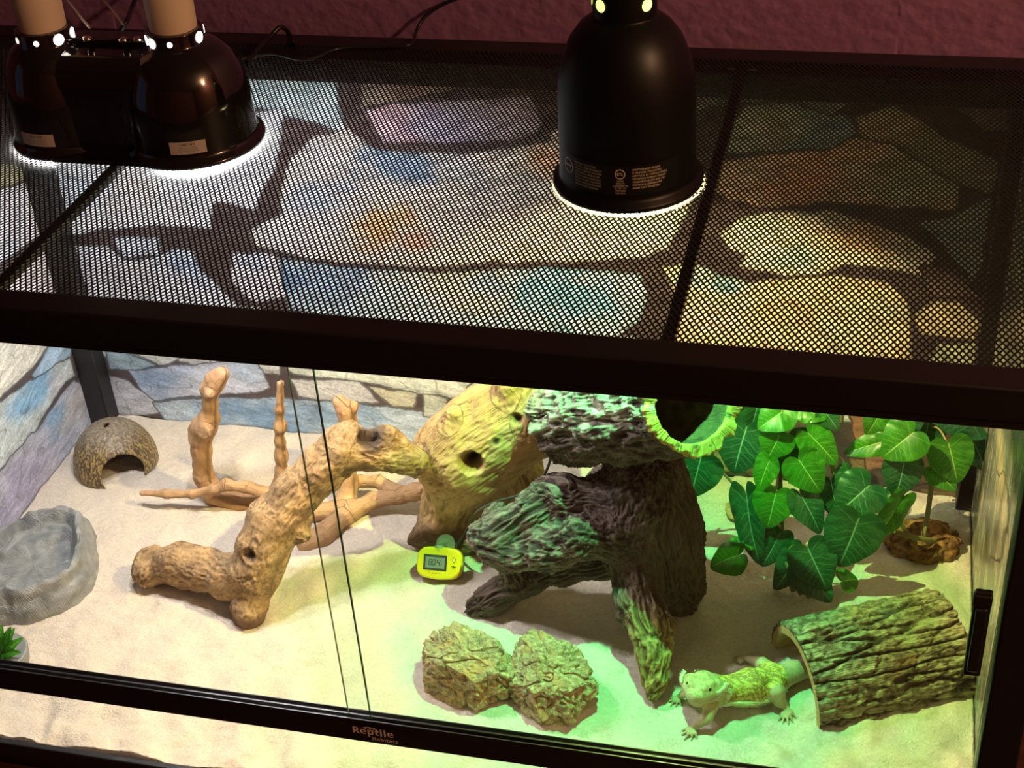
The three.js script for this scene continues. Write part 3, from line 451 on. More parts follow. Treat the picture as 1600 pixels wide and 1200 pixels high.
{
  const rubber = std([0.012, 0.012, 0.012], 0.35);
  const cord = (label, pts, r) => { const t = thing('power_cord', label, 'cord', pts[0]); part('cord_run', tube(pts, r, 160, 8), rubber, t); };
  cord('long black lamp cord trailing across the back rail and up the wall', [[-.2438,.616,-.2141], [-.214,.616,-.2313], [-.1692,.616,-.2188], [-.1419,.616,-.2522], [-.0925,.616,-.2619], [-.0642,.617,-.2673], [-.0678,.6187,-.31], [-.0605,.6294,-.32], [-.0412,.6416,-.325], [-.0111,.6531,-.328], [.0344,.6703,-.328]], 0.0021);
  cord('short black cord loop standing up beside the twin lamp', [[-.2348,.615,-.2065], [-.23,.62,-.2349], [-.2278,.6226,-.27], [-.2216,.6273,-.28], [-.2185,.6212,-.29], [-.2183,.6064,-.3], [-.2022,.613,-.2658]], 0.0028);
  cord('thick black cord running up the wall behind the twin lamp sockets', [[-.3885,.64,-.2171], [-.368,.6592,-.2], [-.4014,.6457,-.28], [-.4067,.6529,-.31], [-.4044,.6691,-.325]], 0.0027);
}

// ---------------------------------------------------------------- driftwood, branches, cork
const grainBump = texture(512, 512, (u, v) => { const n = 0.5 + 0.8 * fbm(u * 10, v * 60, 3, 4); return [n, n, n]; }, false, 9, 9);
const vwood = (rough = 0.85, more = {}) => std('#ffffff', rough, { vertexColors: true, bumpMap: grainBump, bumpScale: 0.0012, ...more });
const woodMat = vwood(0.8), darkMat = vwood(0.72), branchMat = vwood(0.75);
{
  // heavy knobbly driftwood on the left
  const t = thing('driftwood_branch', 'thick rough brown driftwood branch leaning up from two stubby feet on the left', 'driftwood', [-0.22, 0.034, 0.03]);
  const chains = [
    [[-.3686,.052,.0271, .0185], [-.3664,.054,.0126, .0195], [-.3486,.056,.0189, .0145], [-.3272,.064,.0198, .0245], [-.293,.066,.0245, .0235], [-.2551,.068,.0353, .023], [-.218,.0833,.036, .026]],
    [[-.218,.0833,.036, .025], [-.2226,.056,.0502, .0155], [-.2234,.044,.0595, .0175], [-.2254,.036,.0601, .0175]],
    [[-.218,.0833,.036, .026], [-.2093,.1102,.022, .029], [-.1987,.134,.002, .031], [-.1762,.1622,-.018, .026], [-.1485,.1875,-.035, .025], [-.1232,.2091,-.05, .024], [-.094,.2059,-.055, .0185], [-.0673,.2007,-.06, .0175], [-.0442,.1942,-.066, .0125], [-.0342,.1935,-.066, .008]],
    [[-.1198,.2169,-.05, .021], [-.1138,.2306,-.056, .014]],
    [[-.0822,.2203,-.06, .012], [-.0704,.226,-.064, .010], [-.0581,.2167,-.066, .007]],
    [[-.178,.138,0, .018], [-.1604,.1252,.012, .008]],
    [[-.0517,.1895,-.066, .010], [-.0397,.1718,-.064, .005]],
  ];
  const kn = [[-.2144,.1225,.052, .009, .007], [-.207,.1406,.047, .007, .006], [-.0884,.2336,-.046, .013, .012], [-.1378,.1605,-.005, .008, .005]];
  const cA = [0.31, 0.185, 0.085], cB = [0.56, 0.37, 0.18], cD = [0.10, 0.055, 0.03];
  const g = woodGeometry(chains, { h: 0.0015, k: 0.014, fs: 60, fq: 190, amp: 0.0013, low: 0.0030, lowF: 42, knots: kn, rimK: 0.12, tone: (p, n, a, b, c, kn) => {
    let q = mixc(cD, mixc(cA, cB, clamp(0.5 + 1.2 * fbm(p[0] * 60, p[1] * 60, p[2] * 60, 3))), clamp(0.15 + 0.75 * a + 0.35 * b + 0.9 * fbm(p[0] * 330, p[1] * 330, p[2] * 330, 2)));
    const end = Math.max(sstep(0.052, 0.040, p[1]) * sstep(-0.26, -0.24, p[0]), sstep(-0.378, -0.395, p[0])); q = mixc(q, [0.12, 0.065, 0.045], 0.75 * end);
    const T = [-.0833,.2293,-.055], top = sstep(0.026, 0.012, Math.hypot(p[0] - T[0], p[1] - T[1], p[2] - T[2]) + 0.012 * fbm(p[0] * 90, p[1] * 90, p[2] * 90, 2)); q = mixc(q, [0.05, 0.035, 0.03], 0.85 * top);
    return mixc(q, [0.05, 0.03, 0.02], kn);
  } });
  part('trunk', g, woodMat, t);
}
{
  // smooth tan branch with several cut prongs
  const t = thing('forked_branch', 'smooth tan forked branch with upright sawn prongs behind the rough driftwood', 'branch', [-0.3, 0.034, -0.14]);
  const chains = [
    [[-.2534,.0507,-.14, .013], [-.287,.0287,-.142, .0125], [-.3216,.0312,-.14, .0135], [-.352,.0423,-.14, .0135], [-.3641,.0679,-.142, .0125], [-.3586,.1103,-.142, .0125], [-.3548,.1342,-.142, .014], [-.347,.15,-.141, .0155], [-.3367,.1648,-.14, .0125], [-.3305,.1882,-.14, .0092], [-.3249,.2135,-.138, .0112], [-.3156,.2285,-.137, .0118], [-.3059,.2374,-.138, .0095]],
    [[-.3441,.1539,-.136, .011], [-.335,.1607,-.12, .0095]],
    [[-.3622,.1393,-.145, .008], [-.3661,.1442,-.146, .006]],
    [[-.3214,.2185,-.134, .009], [-.3193,.2182,-.121, .0066]],
    [[-.4389,.0562,-.11, .0038], [-.4069,.0576,-.112, .0045], [-.3701,.0599,-.115, .0052], [-.3383,.07,-.118, .0062], [-.3239,.076,-.122, .0068], [-.2983,.0703,-.128, .0075], [-.2726,.0565,-.135, .0085], [-.2576,.0523,-.14, .011]],
    [[-.2579,.0501,-.14, .012], [-.2581,.0683,-.141, .0095], [-.2525,.0913,-.143, .0072], [-.2496,.1152,-.143, .0078], [-.2482,.1369,-.144, .0062], [-.2452,.1584,-.145, .0058], [-.2412,.1856,-.146, .0050], [-.2348,.2253,-.148, .0042]],
    [[-.2399,.159,-.145, .003], [-.2362,.1663,-.145, .002]],
    [[-.2534,.0507,-.14, .012], [-.2122,.0388,-.13, .012], [-.1638,.0452,-.13, .013], [-.1352,.0517,-.15, .010], [-.1037,.055,-.16, .0095], [-.0812,.0692,-.155, .011], [-.0689,.0768,-.15, .0115]],
    [[-.1638,.0452,-.13, .012], [-.185,.0388,-.09, .013], [-.2017,.0334,-.075, .014]],
    [[-.1801,.0455,-.14, .010], [-.1746,.0583,-.175, .009], [-.1363,.0654,-.172, .0075], [-.0981,.0573,-.162, .0085]],
    [[-.1683,.0365,-.14, .012], [-.1717,.0621,-.16, .0105], [-.1719,.1124,-.175, .0105], [-.1692,.1457,-.185, .0100], [-.1718,.1639,-.187, .0112], [-.1787,.176,-.187, .0085]],
    [[-.1699,.1592,-.187, .008], [-.1603,.169,-.19, .006]],
  ];
  const ends = [[-.3028,.2409,-.136], [-.3309,.164,-.112], [-.3157,.2215,-.114], [-.2336,.2274,-.148], [-.0626,.0829,-.142], [-.1779,.1816,-.182], [-.4417,.0558,-.11]];
  const cut = (f, x, y, z) => {                                   // sawn ends
    const q1 = (x - ends[1][0]) * 0.1 + (y - ends[1][1]) * 0.25 + (z - ends[1][2]) * 0.96, q2 = (x - ends[4][0]) * 0.75 + (y - ends[4][1]) * 0.2 + (z - ends[4][2]) * 0.62;
    if (Math.hypot(x - ends[1][0], y - ends[1][1], z - ends[1][2]) < 0.03) f = Math.max(f, q1 + 0.004);
    if (Math.hypot(x - ends[4][0], y - ends[4][1], z - ends[4][2]) < 0.03) f = Math.max(f, q2 + 0.003);
    if (Math.hypot(x - ends[3][0], y - ends[3][1], z - ends[3][2]) < 0.02) f = Math.max(f, y - ends[3][1]);
    return f;
  };
  const cA = [0.40, 0.215, 0.095], cB = [0.58, 0.36, 0.18], cC = [0.34, 0.15, 0.075];
  const g = woodGeometry(chains, { h: 0.0015, k: 0.007, fs: 14, fq: 170, amp: 0.00045, low: 0.0013, lowF: 55, cut, tone: (p, n, a, b, c) => {
    let q = mixc(cA, cB, clamp(0.55 + 0.9 * fbm(p[0] * 45, p[1] * 45, p[2] * 45, 3) + 0.25 * (a - 0.5)));
    q = mixc(q, cC, 0.6 * sstep(0.1, 0.35, fbm(p[0] * 90, p[1] * 60, p[2] * 90, 2)));
    for (const e of ends) { const d = Math.hypot(p[0] - e[0], p[1] - e[1], p[2] - e[2]); if (d < 0.016) q = mixc(q, d < 0.008 ? [0.52, 0.33, 0.19] : [0.45, 0.24, 0.13], 0.6); }
    return q;
  } });
  part('stem', g, branchMat, t);
}
{
  // the big pale log
  const t = thing('hollow_log', 'big pale bent log with a dark knot hole leaning towards the cork tube', 'log', [-0.02, 0.034, -0.13]);
  const chains = [
    [[.1074,.2533,-.155, .046], [.0732,.2176,-.142, .051], [.0392,.1959,-.132, .053], [.0043,.168,-.122, .051], [-.0184,.1572,-.12, .044]],
    [[.0043,.168,-.122, .047], [-.0074,.123,-.128, .040], [-.0215,.0754,-.135, .034], [-.0319,.039,-.14, .036], [-.0378,.0135,-.138, .038]],
    [[.0366,.1652,-.15, .040], [.0436,.1016,-.17, .036], [.0374,.0416,-.18, .04]],
    [[-.0309,.0349,-.12, .022], [-.0528,.0393,-.105, .014], [-.0702,.0328,-.1, .008]],
    [[-.0294,.0362,-.115, .02], [.0041,.0432,-.1, .014]],
    [[.1091,.2707,-.13, .03], [.0902,.2323,-.105, .02]],
    [[.0007,.2206,-.105, .015], [-.0046,.2328,-.1, .008]],
    [[.07,.2575,-.12, .02], [.0641,.2764,-.115, .014]],
  ];
  const kn = [[.0243,.1907,-.074, .0165, .030], [.077,.2477,-.088, .008, .008], [.1022,.2686,-.1, .012, -.003], [.0538,.2192,-.08, .006, .003]];
  const cA = [0.42, 0.245, 0.095], cB = [0.60, 0.40, 0.17], cD = [0.13, 0.065, 0.03];
  const g = woodGeometry(chains, { h: 0.0017, k: 0.022, fs: 9, fq: 170, amp: 0.0016, low: 0.0042, lowF: 26, knots: kn, rimK: 0.0, wobA: 0.006, wobF: 20, tone: (p, n, a, b, c, kn) => {
    let q = mixc(cA, cB, clamp(0.5 + fbm(p[0] * 40, p[1] * 40, p[2] * 40, 3)));
    q = mixc(q, cD, 0.5 * sstep(0.45, 0.1, a) + 0.35 * sstep(0.4, 0.05, b)); q = mixc(q, cD, 0.3 * sstep(0.975, 1, ridge(p[0] * 14 + 3, p[1] * 14, p[2] * 14)));
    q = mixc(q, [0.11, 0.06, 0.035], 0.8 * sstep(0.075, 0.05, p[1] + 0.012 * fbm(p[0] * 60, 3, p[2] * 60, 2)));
    return mixc(q, [0.035, 0.022, 0.015], sstep(0.35, 0.8, kn));
  } });
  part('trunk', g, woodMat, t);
}
{
  // dark gnarled stump: an arch of roots with one long front leg
  const t = thing('dark_stump', 'dark gnarled root stump arching over the sand under the cork tube', 'driftwood', [0.2, 0.034, -0.02]);
  const chains = [
    [[.2279,.218,-.055, .044], [.2352,.1596,-.055, .050], [.248,.1141,-.055, .047], [.262,.0767,-.05, .034], [.2735,.059,-.042, .022], [.2759,.042,-.036, .011]],
    [[.1844,.1688,-.07, .030], [.2228,.1632,-.06, .045]], [[.2274,.2022,-.035, .034], [.2342,.1564,-.025, .038], [.2432,.1053,-.02, .030], [.2577,.0834,-.02, .020]],
    [[.2333,.1879,-.02, .030], [.2261,.1452,-.004, .021], [.2277,.1207,.016, .019], [.2408,.1029,.036, .0195], [.2555,.0878,.058, .0185], [.262,.0689,.082, .0135], [.2623,.05,.098, .0100], [.2615,.0395,.107, .0055]],
    [[.2285,.1244,.02, .016], [.2259,.1036,.032, .012], [.2231,.0894,.042, .006]],
    [[.2264,.1844,-.04, .034], [.1852,.1935,-.03, .022], [.1428,.1921,-.025, .019], [.1124,.1765,-.02, .018], [.084,.1516,-.015, .018], [.0586,.131,-.015, .017], [.0465,.1312,-.015, .015]],
    [[.2202,.1532,-.01, .026], [.1949,.1696,.006, .020], [.1707,.1715,.01, .021], [.1326,.1441,.006, .021], [.0892,.1254,-.002, .018], [.0628,.1232,-.008, .017]],
    [[.2162,.1166,-.03, .026], [.1749,.0922,-.03, .0145], [.1369,.0788,-.03, .0135], [.1,.0674,-.022, .014], [.0715,.0569,-.01, .0145], [.0514,.0459,-.001, .0135], [.0362,.036,.003, .009]],
    [[.0711,.1081,-.01, .012], [.0829,.0741,-.015, .012]],
    [[.0545,.1274,-.03, .009], [.0578,.1476,-.035, .006], [.0635,.1604,-.04, .003]],
    [[.2411,.1015,-.08, .042], [.2507,.0295,-.09, .028]],
    [[.1443,.2035,-.02, .015], [.1203,.2016,-.03, .010]],
  ];
  const kn = [[.1658,.1899,0, .013, .010], [.209,.2164,-.012, .014, -.004], [.1489,.1844,.006, .010, .006]];
  const cA = [0.050, 0.026, 0.018], cB = [0.140, 0.088, 0.062], cW = [0.40, 0.33, 0.26];
  const g = woodGeometry(chains, { h: 0.0015, k: 0.018, fs: 7, fq: 205, amp: 0.0034, low: 0.0046, lowF: 26, knots: kn, rimK: 0.1, wobA: 0.0075, wobF: 20, tone: (p, n, a, b, c, kn) => {
    const pale = clamp(sstep(0.135, 0.08, p[0]) * 0.30 + sstep(0.20, 0.14, p[0]) * 0.40 + sstep(0.02, 0.075, p[2]) * 0.9 + sstep(0.02, 0.0, Math.abs(p[0] - 0.15) - 0.05) * 0.2) * sstep(0.055, 0.09, p[1] + 0.6 * sstep(0.03, 0.08, p[2]));
    const leg = sstep(0.035, 0.075, p[2]) * sstep(0.2, 0.23, p[0]);
    const q = mixc(mixc(cA, [0.16, 0.10, 0.03], leg), mixc(mixc(cB, cW, pale), [0.55, 0.42, 0.12], leg), clamp(-0.75 + 1.5 * a + 0.5 * b + 0.35 * c));
    return mixc(q, [0.02, 0.012, 0.01], sstep(0.3, 0.9, kn));
  } });
  part('root', g, darkMat, t);
}
{
  // cork bark tube lying on the stump, open towards the right
  const t = thing('cork_tube', 'hollow rough cork bark tube lying across the top of the dark stump', 'cork bark', [0.2, 0.27, -0.05]);
  const A = [.1389,.266,-.072], B = [.2931,.3633,.012];
  const d = V(B).sub(V(A)), L = d.length(); d.normalize();
  const e1 = new THREE.Vector3(0, 1, 0).addScaledVector(d, -d.y).normalize(), e2 = d.clone().cross(e1), face = d.clone().multiplyScalar(0.8).add(new THREE.Vector3(0.05, 0.20, 0.42)).normalize();
  const R = (s, a) => { const c = Math.cos(a), z = Math.sin(a); return 0.050 + 0.004 * Math.sin(2 * a + 1) + 0.010 * fbm(s * 18, c * 1.6, z * 1.6, 3) + 0.0055 * (ridge(s * 26 + 2, c * 3.2, z * 3.2) - 0.55) + 0.0022 * ridge(s * 150 + 2 * c, c * 2, z * 2) + 0.0018 * fbm(s * 90, c * 6, z * 6, 2); };
  const f = (x, y, z) => {
    const px = x - A[0], py = y - A[1], pz = z - A[2], s = px * d.x + py * d.y + pz * d.z;
    const u = px * e1.x + py * e1.y + pz * e1.z, v = px * e2.x + py * e2.y + pz * e2.z, r = Math.hypot(u, v), a = Math.atan2(v, u), q = R(s, a);
    const end = (x - B[0]) * face.x + (y - B[1]) * face.y + (z - B[2]) * face.z - 0.007 * fbm(4, Math.cos(a) * 3, Math.sin(a) * 3, 3) - 0.0014 * fbm(r * 200, Math.cos(a) * 9, Math.sin(a) * 9, 2);
    return Math.max(r - q, 0.0405 + 0.003 * fbm(s * 40, Math.cos(a) * 2, Math.sin(a) * 2, 2) + 0.0012 * fbm(s * 160, Math.cos(a) * 9, Math.sin(a) * 9, 2) - r, end, -s - 0.005 + 0.012 * fbm(1, Math.cos(a) * 3, Math.sin(a) * 3, 2));
  };
  const lo = [Math.min(A[0], B[0]) - 0.07, Math.min(A[1], B[1]) - 0.075, Math.min(A[2], B[2]) - 0.075], hi = [Math.max(A[0], B[0]) + 0.07, Math.max(A[1], B[1]) + 0.075, Math.max(A[2], B[2]) + 0.075];
  const g = dress(nets(f, lo, hi, 0.0017), (p, n) => {
    const w = new THREE.Vector3(p[0] - A[0], p[1] - A[1], p[2] - A[2]), s = w.dot(d), u = w.dot(e1), v = w.dot(e2), r = Math.hypot(u, v), a = Math.atan2(v, u);
    const eD = (p[0] - B[0]) * face.x + (p[1] - B[1]) * face.y + (p[2] - B[2]) * face.z, cut = sstep(-0.008, -0.003, eD), inner = n[0] * (u * e1.x + v * e2.x) + n[1] * (u * e1.y + v * e2.y) + n[2] * (u * e1.z + v * e2.z) < 0;
    const fl = fbm(p[0] * 70, p[1] * 90, p[2] * 70, 4), gro = ridge(s * 30, Math.cos(a) * 13 + 3 * fbm(s * 40, a, 2, 2), Math.sin(a) * 13);
    const lo2 = sstep(-0.012, 0.012, u + 0.016 * fbm(s * 40, 2, a * 2, 3) - 0.006), tone = mixc([0.055, 0.038, 0.028], mixc([0.15, 0.11, 0.08], [0.62, 0.57, 0.44], lo2), clamp(0.5 + 1.3 * fl + 0.5 * (gro - 0.5)));  // top paler, underside darker: light from above put into the bark colour
    let q = inner ? mixc([0.05, 0.035, 0.02], [0.17, 0.12, 0.05], clamp(0.5 + 1.4 * fl)) : tone;  // inside darkened: shade of the hollow put into the colour
    if (cut > 0.5) q = mixc(q, [0.68, 0.48, 0.09], 0.9 * (fl > 0.2 ? 0.2 : 1));
    const rg = inner ? 0 : 0.0030 * (gro - 0.5) * sstep(-0.004, -0.02, eD);
    return [rg, q, s, a * 0.05];
  });
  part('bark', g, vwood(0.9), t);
}
{
  // half log hide with thick bark
  const t = thing('half_log_hide', 'half log hide with thick furrowed bark standing at the right front on the sand', 'log hide', [0.5, 0.034, 0.02]);
  const A = [0.411, 0.030, 0.058], d = new THREE.Vector3(0.888, 0, -0.459).normalize(), L = 0.178, e2 = new THREE.Vector3(0.459, 0, 0.888).normalize();
  const f = (x, y, z) => {
    const px = x - A[0], py = y - A[1], pz = z - A[2], s = px * d.x + pz * d.z, v = (px * e2.x + pz * e2.z), r = Math.hypot(v, py), a = Math.atan2(py, v), c = Math.cos(a), q = Math.sin(a);
    const wig = 0.05 * fbm(s * 22, c * 3, q * 3, 3);
    const plates = ridge(s * 10 + 3, c * 4.2 + wig * 6, q * 4.2), furrow = sstep(0.72, 0.98, plates), cross = sstep(0.82, 1, ridge(s * 34, c * 2.6 + 4, q * 2.6));
    const R = 0.0705 + 0.003 * fbm(s * 9, c * 2, q * 2, 2) - 0.0055 * furrow - 0.002 * cross + 0.0050 * fbm(s * 60, c * 8, q * 8, 3) - 0.0025 * sstep(0.7, 1, ridge(s * 26 + 2, c * 5, q * 5)) + 0.0020 * fbm(s * 260, c * 22, q * 22, 2);
    return Math.max(r - R, 0.0565 + 0.002 * fbm(s * 20, c * 2, q * 2, 2) - r, s - L - 0.002 * fbm(1, c * 6, q * 6, 2), -s, -py);
  };
  const g = dress(nets(f, [0.36, 0.026, -0.11], [0.615, 0.112, 0.135], 0.00135), (p, n) => {
    const px = p[0] - A[0], py = p[1] - A[1], pz = p[2] - A[2], s = px * d.x + pz * d.z, v = px * e2.x + pz * e2.z, r = Math.hypot(v, py), a = Math.atan2(py, v), c = Math.cos(a), q = Math.sin(a);
    const wig = 0.05 * fbm(s * 22, c * 3, q * 3, 3), furrow = sstep(0.66, 0.95, ridge(s * 10 + 3, c * 4.2 + wig * 6, q * 4.2));
    const fl = fbm(s * 150, c * 14, q * 14, 3), m = fbm(s * 26, c * 5, q * 5, 3);
    const lichen = sstep(0.13, 0.3, m + 0.5 * fl);
    if (r < 0.0605 || n[0] * d.x + n[2] * d.z < -0.75 || n[0] * d.x + n[2] * d.z > 0.75) {
      const bark = sstep(0.0655, 0.067, r); return [0, mixc(mixc([0.46, 0.28, 0.10], [0.62, 0.42, 0.17], clamp(0.5 + fl)), [0.10, 0.055, 0.03], bark), s, a * 0.07];
    }
    let k = mixc([0.13, 0.09, 0.05], [0.40, 0.33, 0.19], clamp(0.5 + 2.0 * fl + 0.8 * m)); k = mixc(k, [0.05, 0.032, 0.02], Math.max(furrow * 0.85, 0.7 * sstep(0.8, 1, ridge(s * 26 + 2, c * 5, q * 5)))); k = mixc(k, [0.44, 0.42, 0.24], 0.55 * lichen);
    k = mixc(k, [0.34, 0.13, 0.06], 0.5 * sstep(0.2, 0.4, fbm(s * 14 + 5, c * 3, q * 3, 3)));
    return [0, k, s, a * 0.07];
  });
  part('bark', g, vwood(0.9, { bumpScale: 0.0018 }), t);
}
// ---------------------------------------------------------------- coconut shells
function coconut(label, C, R, squash, doors, turnTone) {
  const t = thing('coconut_shell', label, 'coconut shell', [C[0], 0.034, C[2]]);
  const f = (x, y, z) => {
    const px = x - C[0], py = (y - C[1]) / squash, pz = z - C[2], r = Math.hypot(px, py, pz) || 1e-6;
    const bump = 0.0008 * fbm(px * 260, py * 90, pz * 260, 3) - 0.0012 * sstep(0.93, 1, ridge(px / r * 1.1 + 3, py / r * 0.4, pz / r * 1.1));
    let q = Math.max(r - R - bump, R - 0.0048 - r, -(y - C[1]) - 0.004);
    for (const h of doors) { const w = V(h.c).sub(new THREE.Vector3(x, y, z)), ax = h.d, s = w.dot(ax); q = Math.max(q, h.r - Math.sqrt(Math.max(0, w.lengthSq() - s * s)) - (s > h.back ? 1 : 0)); }
    return q;
  };
  const g = dress(nets(f, [C[0] - R - 0.006, C[1] - 0.008, C[2] - R - 0.006], [C[0] + R + 0.006, C[1] + R * squash + 0.006, C[2] + R + 0.006], 0.0013), (p, n) => {
    const px = p[0] - C[0], py = (p[1] - C[1]) / squash, pz = p[2] - C[2], r = Math.hypot(px, py, pz), th = Math.atan2(pz, px);
    if (r < R - 0.0035) return [0, [0.10, 0.08, 0.055], 0, 0];
    if (r < R - 0.0016) return [0, [0.52, 0.40, 0.18], 0, 0];
    const fib = fbm(Math.cos(th) * 30, py * 90, Math.sin(th) * 30, 3), sp = fbm(px * 420, py * 200, pz * 420, 2), top = sstep(0.55, 0.95, py / R);
    let k = mixc([0.085, 0.052, 0.026], [0.40, 0.28, 0.10], sstep(-0.05, 0.2, fib * 0.7 + sp * 0.9)); k = mixc(k, mixc([0.14, 0.11, 0.085], [0.34, 0.28, 0.20], clamp(0.5 + 2 * sp)), top * 0.8);
    return [0, k, th * R, py];
  });
  part('shell', g, std('#ffffff', 0.42, { vertexColors: true, bumpMap: grainBump, bumpScale: 0.0006 }), t);
  return t;
}
coconut('polished brown half coconut shell hide with an arched door near the back left corner', [-0.520, 0.036, -0.192], 0.0565, 1.12, [
  { c: [-0.486, 0.046, -0.150], d: new THREE.Vector3(0.60, 0, 0.8).normalize(), r: 0.029, back: 0.03 },
  { c: [-.5206,.0976,-.192], d: new THREE.Vector3(0, 0.8, 0.6), r: 0.0042, back: 0.05 }]);
{
  const t = thing('bark_saucer', 'low dark brown rounded bark lump under the right hand plant', 'bark', [0.54, 0.034, -0.17]);
  const C = [.5413,.04,-.1952];
  const g = dress(nets((x, y, z) => { const px = (x - C[0]) / 0.044, py = (y - C[1]) / 0.022, pz = (z - C[2]) / 0.034, r = Math.hypot(px, py, pz); return (r - 1 - 0.22 * fbm(px * 2.2, py * 2.2, pz * 2.2, 3) - 0.10 * (ridge(px * 4, py * 4, pz * 4) - 0.5)) * 0.022; }, [C[0] - 0.06, 0.02, C[2] - 0.05], [Math.min(0.597, C[0] + 0.06), C[1] + 0.034, C[2] + 0.05], 0.0016),
    (p) => [0, mixc([0.10, 0.045, 0.018], [0.40, 0.20, 0.06], clamp(0.4 + 1.6 * fbm(p[0] * 130, p[1] * 130, p[2] * 130, 3))), p[0], p[2]]);
  part('lump', g, vwood(0.9), t);
}
{
  const C = [.3186,.04,-.2199], t = thing('bark_chip', 'small flat tan bark chip half hidden behind the bushy vine', 'bark chip', C);
  const g = dress(nets((x, y, z) => { const px = (x - C[0]) / 0.017, py = (y - C[1]) / 0.006, pz = (z - C[2]) / 0.020, r = Math.hypot(px, py, pz); return (r - 1 - 0.35 * fbm(px * 1.6, py * 1.6, pz * 1.6, 3)) * 0.006; }, [C[0] - 0.026, C[1] - 0.012, C[2] - 0.03], [C[0] + 0.026, C[1] + 0.012, C[2] + 0.03], 0.0012),
    (p) => [0, mixc([0.34, 0.22, 0.09], [0.56, 0.40, 0.18], clamp(0.5 + 1.5 * fbm(p[0] * 200, p[1] * 200, p[2] * 200, 3))), p[0], p[2]]);
  part('chip', g, vwood(0.9), t);
}
// ---------------------------------------------------------------- rocks
function rock(name, label, C, S, turn, sd, planes) {
  const t = thing(name, label, 'rock', [C[0], 0.034, C[2]]);
  const g = new THREE.IcosahedronGeometry(1, 56), p = g.attributes.position, n = p.count, col = new Float32Array(n * 3), uv = new Float32Array(n * 2);
  seed = sd; const F = planes ?? []; for (let i = F.length; i < 26; i++) F.push([new THREE.Vector3(rr(-1, 1), rr(-0.8, 1), rr(-1, 1)).normalize(), rr(0.78, 0.96)]);
  for (let i = 0; i < n; i++) {
    const q = new THREE.Vector3().fromBufferAttribute(p, i).normalize(); let r = 1.12;
    for (const [m, e] of F) { const k = q.dot(m); if (k > 0.05) r = Math.min(r, e / k); }
    const a = sd * 0.013;
    r *= 1 + 0.14 * fbm(q.x * 2.6 + a, q.y * 2.6, q.z * 2.6, 2) - 0.11 * sstep(0.75, 1, ridge(q.x * 2.6 + a, q.y * 2.6, q.z * 2.6)) + 0.06 * (ridge(q.x * 5 + a, q.y * 5, q.z * 5) - 0.5) + 0.05 * fbm(q.x * 13, q.y * 13 + a, q.z * 13, 3) + 0.014 * (ridge(q.x * 30 + a, q.y * 30, q.z * 30) - 0.5);
    const k = clamp(0.45 + 0.9 * fbm(q.x * 9 + a, q.y * 9, q.z * 9, 3) + 0.9 * fbm(q.x * 34, q.y * 34, q.z * 34 + a, 3)), o = sstep(0.05, 0.3, fbm(q.x * 2.4 + a * 3, q.y * 2.4, q.z * 2.4, 3));
    let c = mixc([0.15, 0.09, 0.045], [0.66, 0.50, 0.27], k); c = mixc(c, [0.52, 0.26, 0.09], o * 0.5);
    col.set(c, 3 * i); uv[2 * i] = q.x; uv[2 * i + 1] = q.y;
    p.setXYZ(i, q.x * r * S[0], q.y * r * S[1], q.z * r * S[2]);
  }
  g.setAttribute('color', new THREE.BufferAttribute(col, 3)); g.setAttribute('uv', new THREE.BufferAttribute(uv, 2));
  g.rotateY(turn).translate(C[0], C[1], C[2]);
  const w = toCreasedNormals(g, 0.5);
  part('stone', w, std('#ffffff', 0.92, { vertexColors: true }), t);
}
const pl = (...L) => L.map(([x, y, z, e]) => [new THREE.Vector3(x, y, z).normalize(), e]);
rock('rock', 'left pitted ochre rock of the pair on the sand near the door track', [.0582,.056,.1148], [0.066, 0.045, 0.046], -0.30, 77, pl([0.25, 1, 0.15, 0.66], [-0.6, 0.8, 0.2, 0.72], [0, 0.12, 1, 0.74], [-1, 0.15, 0.5, 0.78], [1, 0.1, 0.5, 0.78], [0.9, 0.6, -0.2, 0.8], [0, -1, 0, 0.75], [0.1, 0.4, -1, 0.8], [-0.9, 0.1, -0.5, 0.82]));
rock('rock', 'right pitted ochre rock of the pair, nearer the bearded dragon', [.1511,.055,.1169], [0.063, 0.045, 0.050], -0.45, 191, pl([0.35, 1, 0.1, 0.66], [-0.5, 0.7, 0.55, 0.66], [-0.2, 0.1, 1, 0.76], [-1, 0.2, 0.1, 0.80], [1, 0.25, 0.2, 0.80], [0.6, 0.4, 0.8, 0.80], [0, -1, 0, 0.75], [0, 0.4, -1, 0.8], [0.8, 0.2, -0.7, 0.84]));
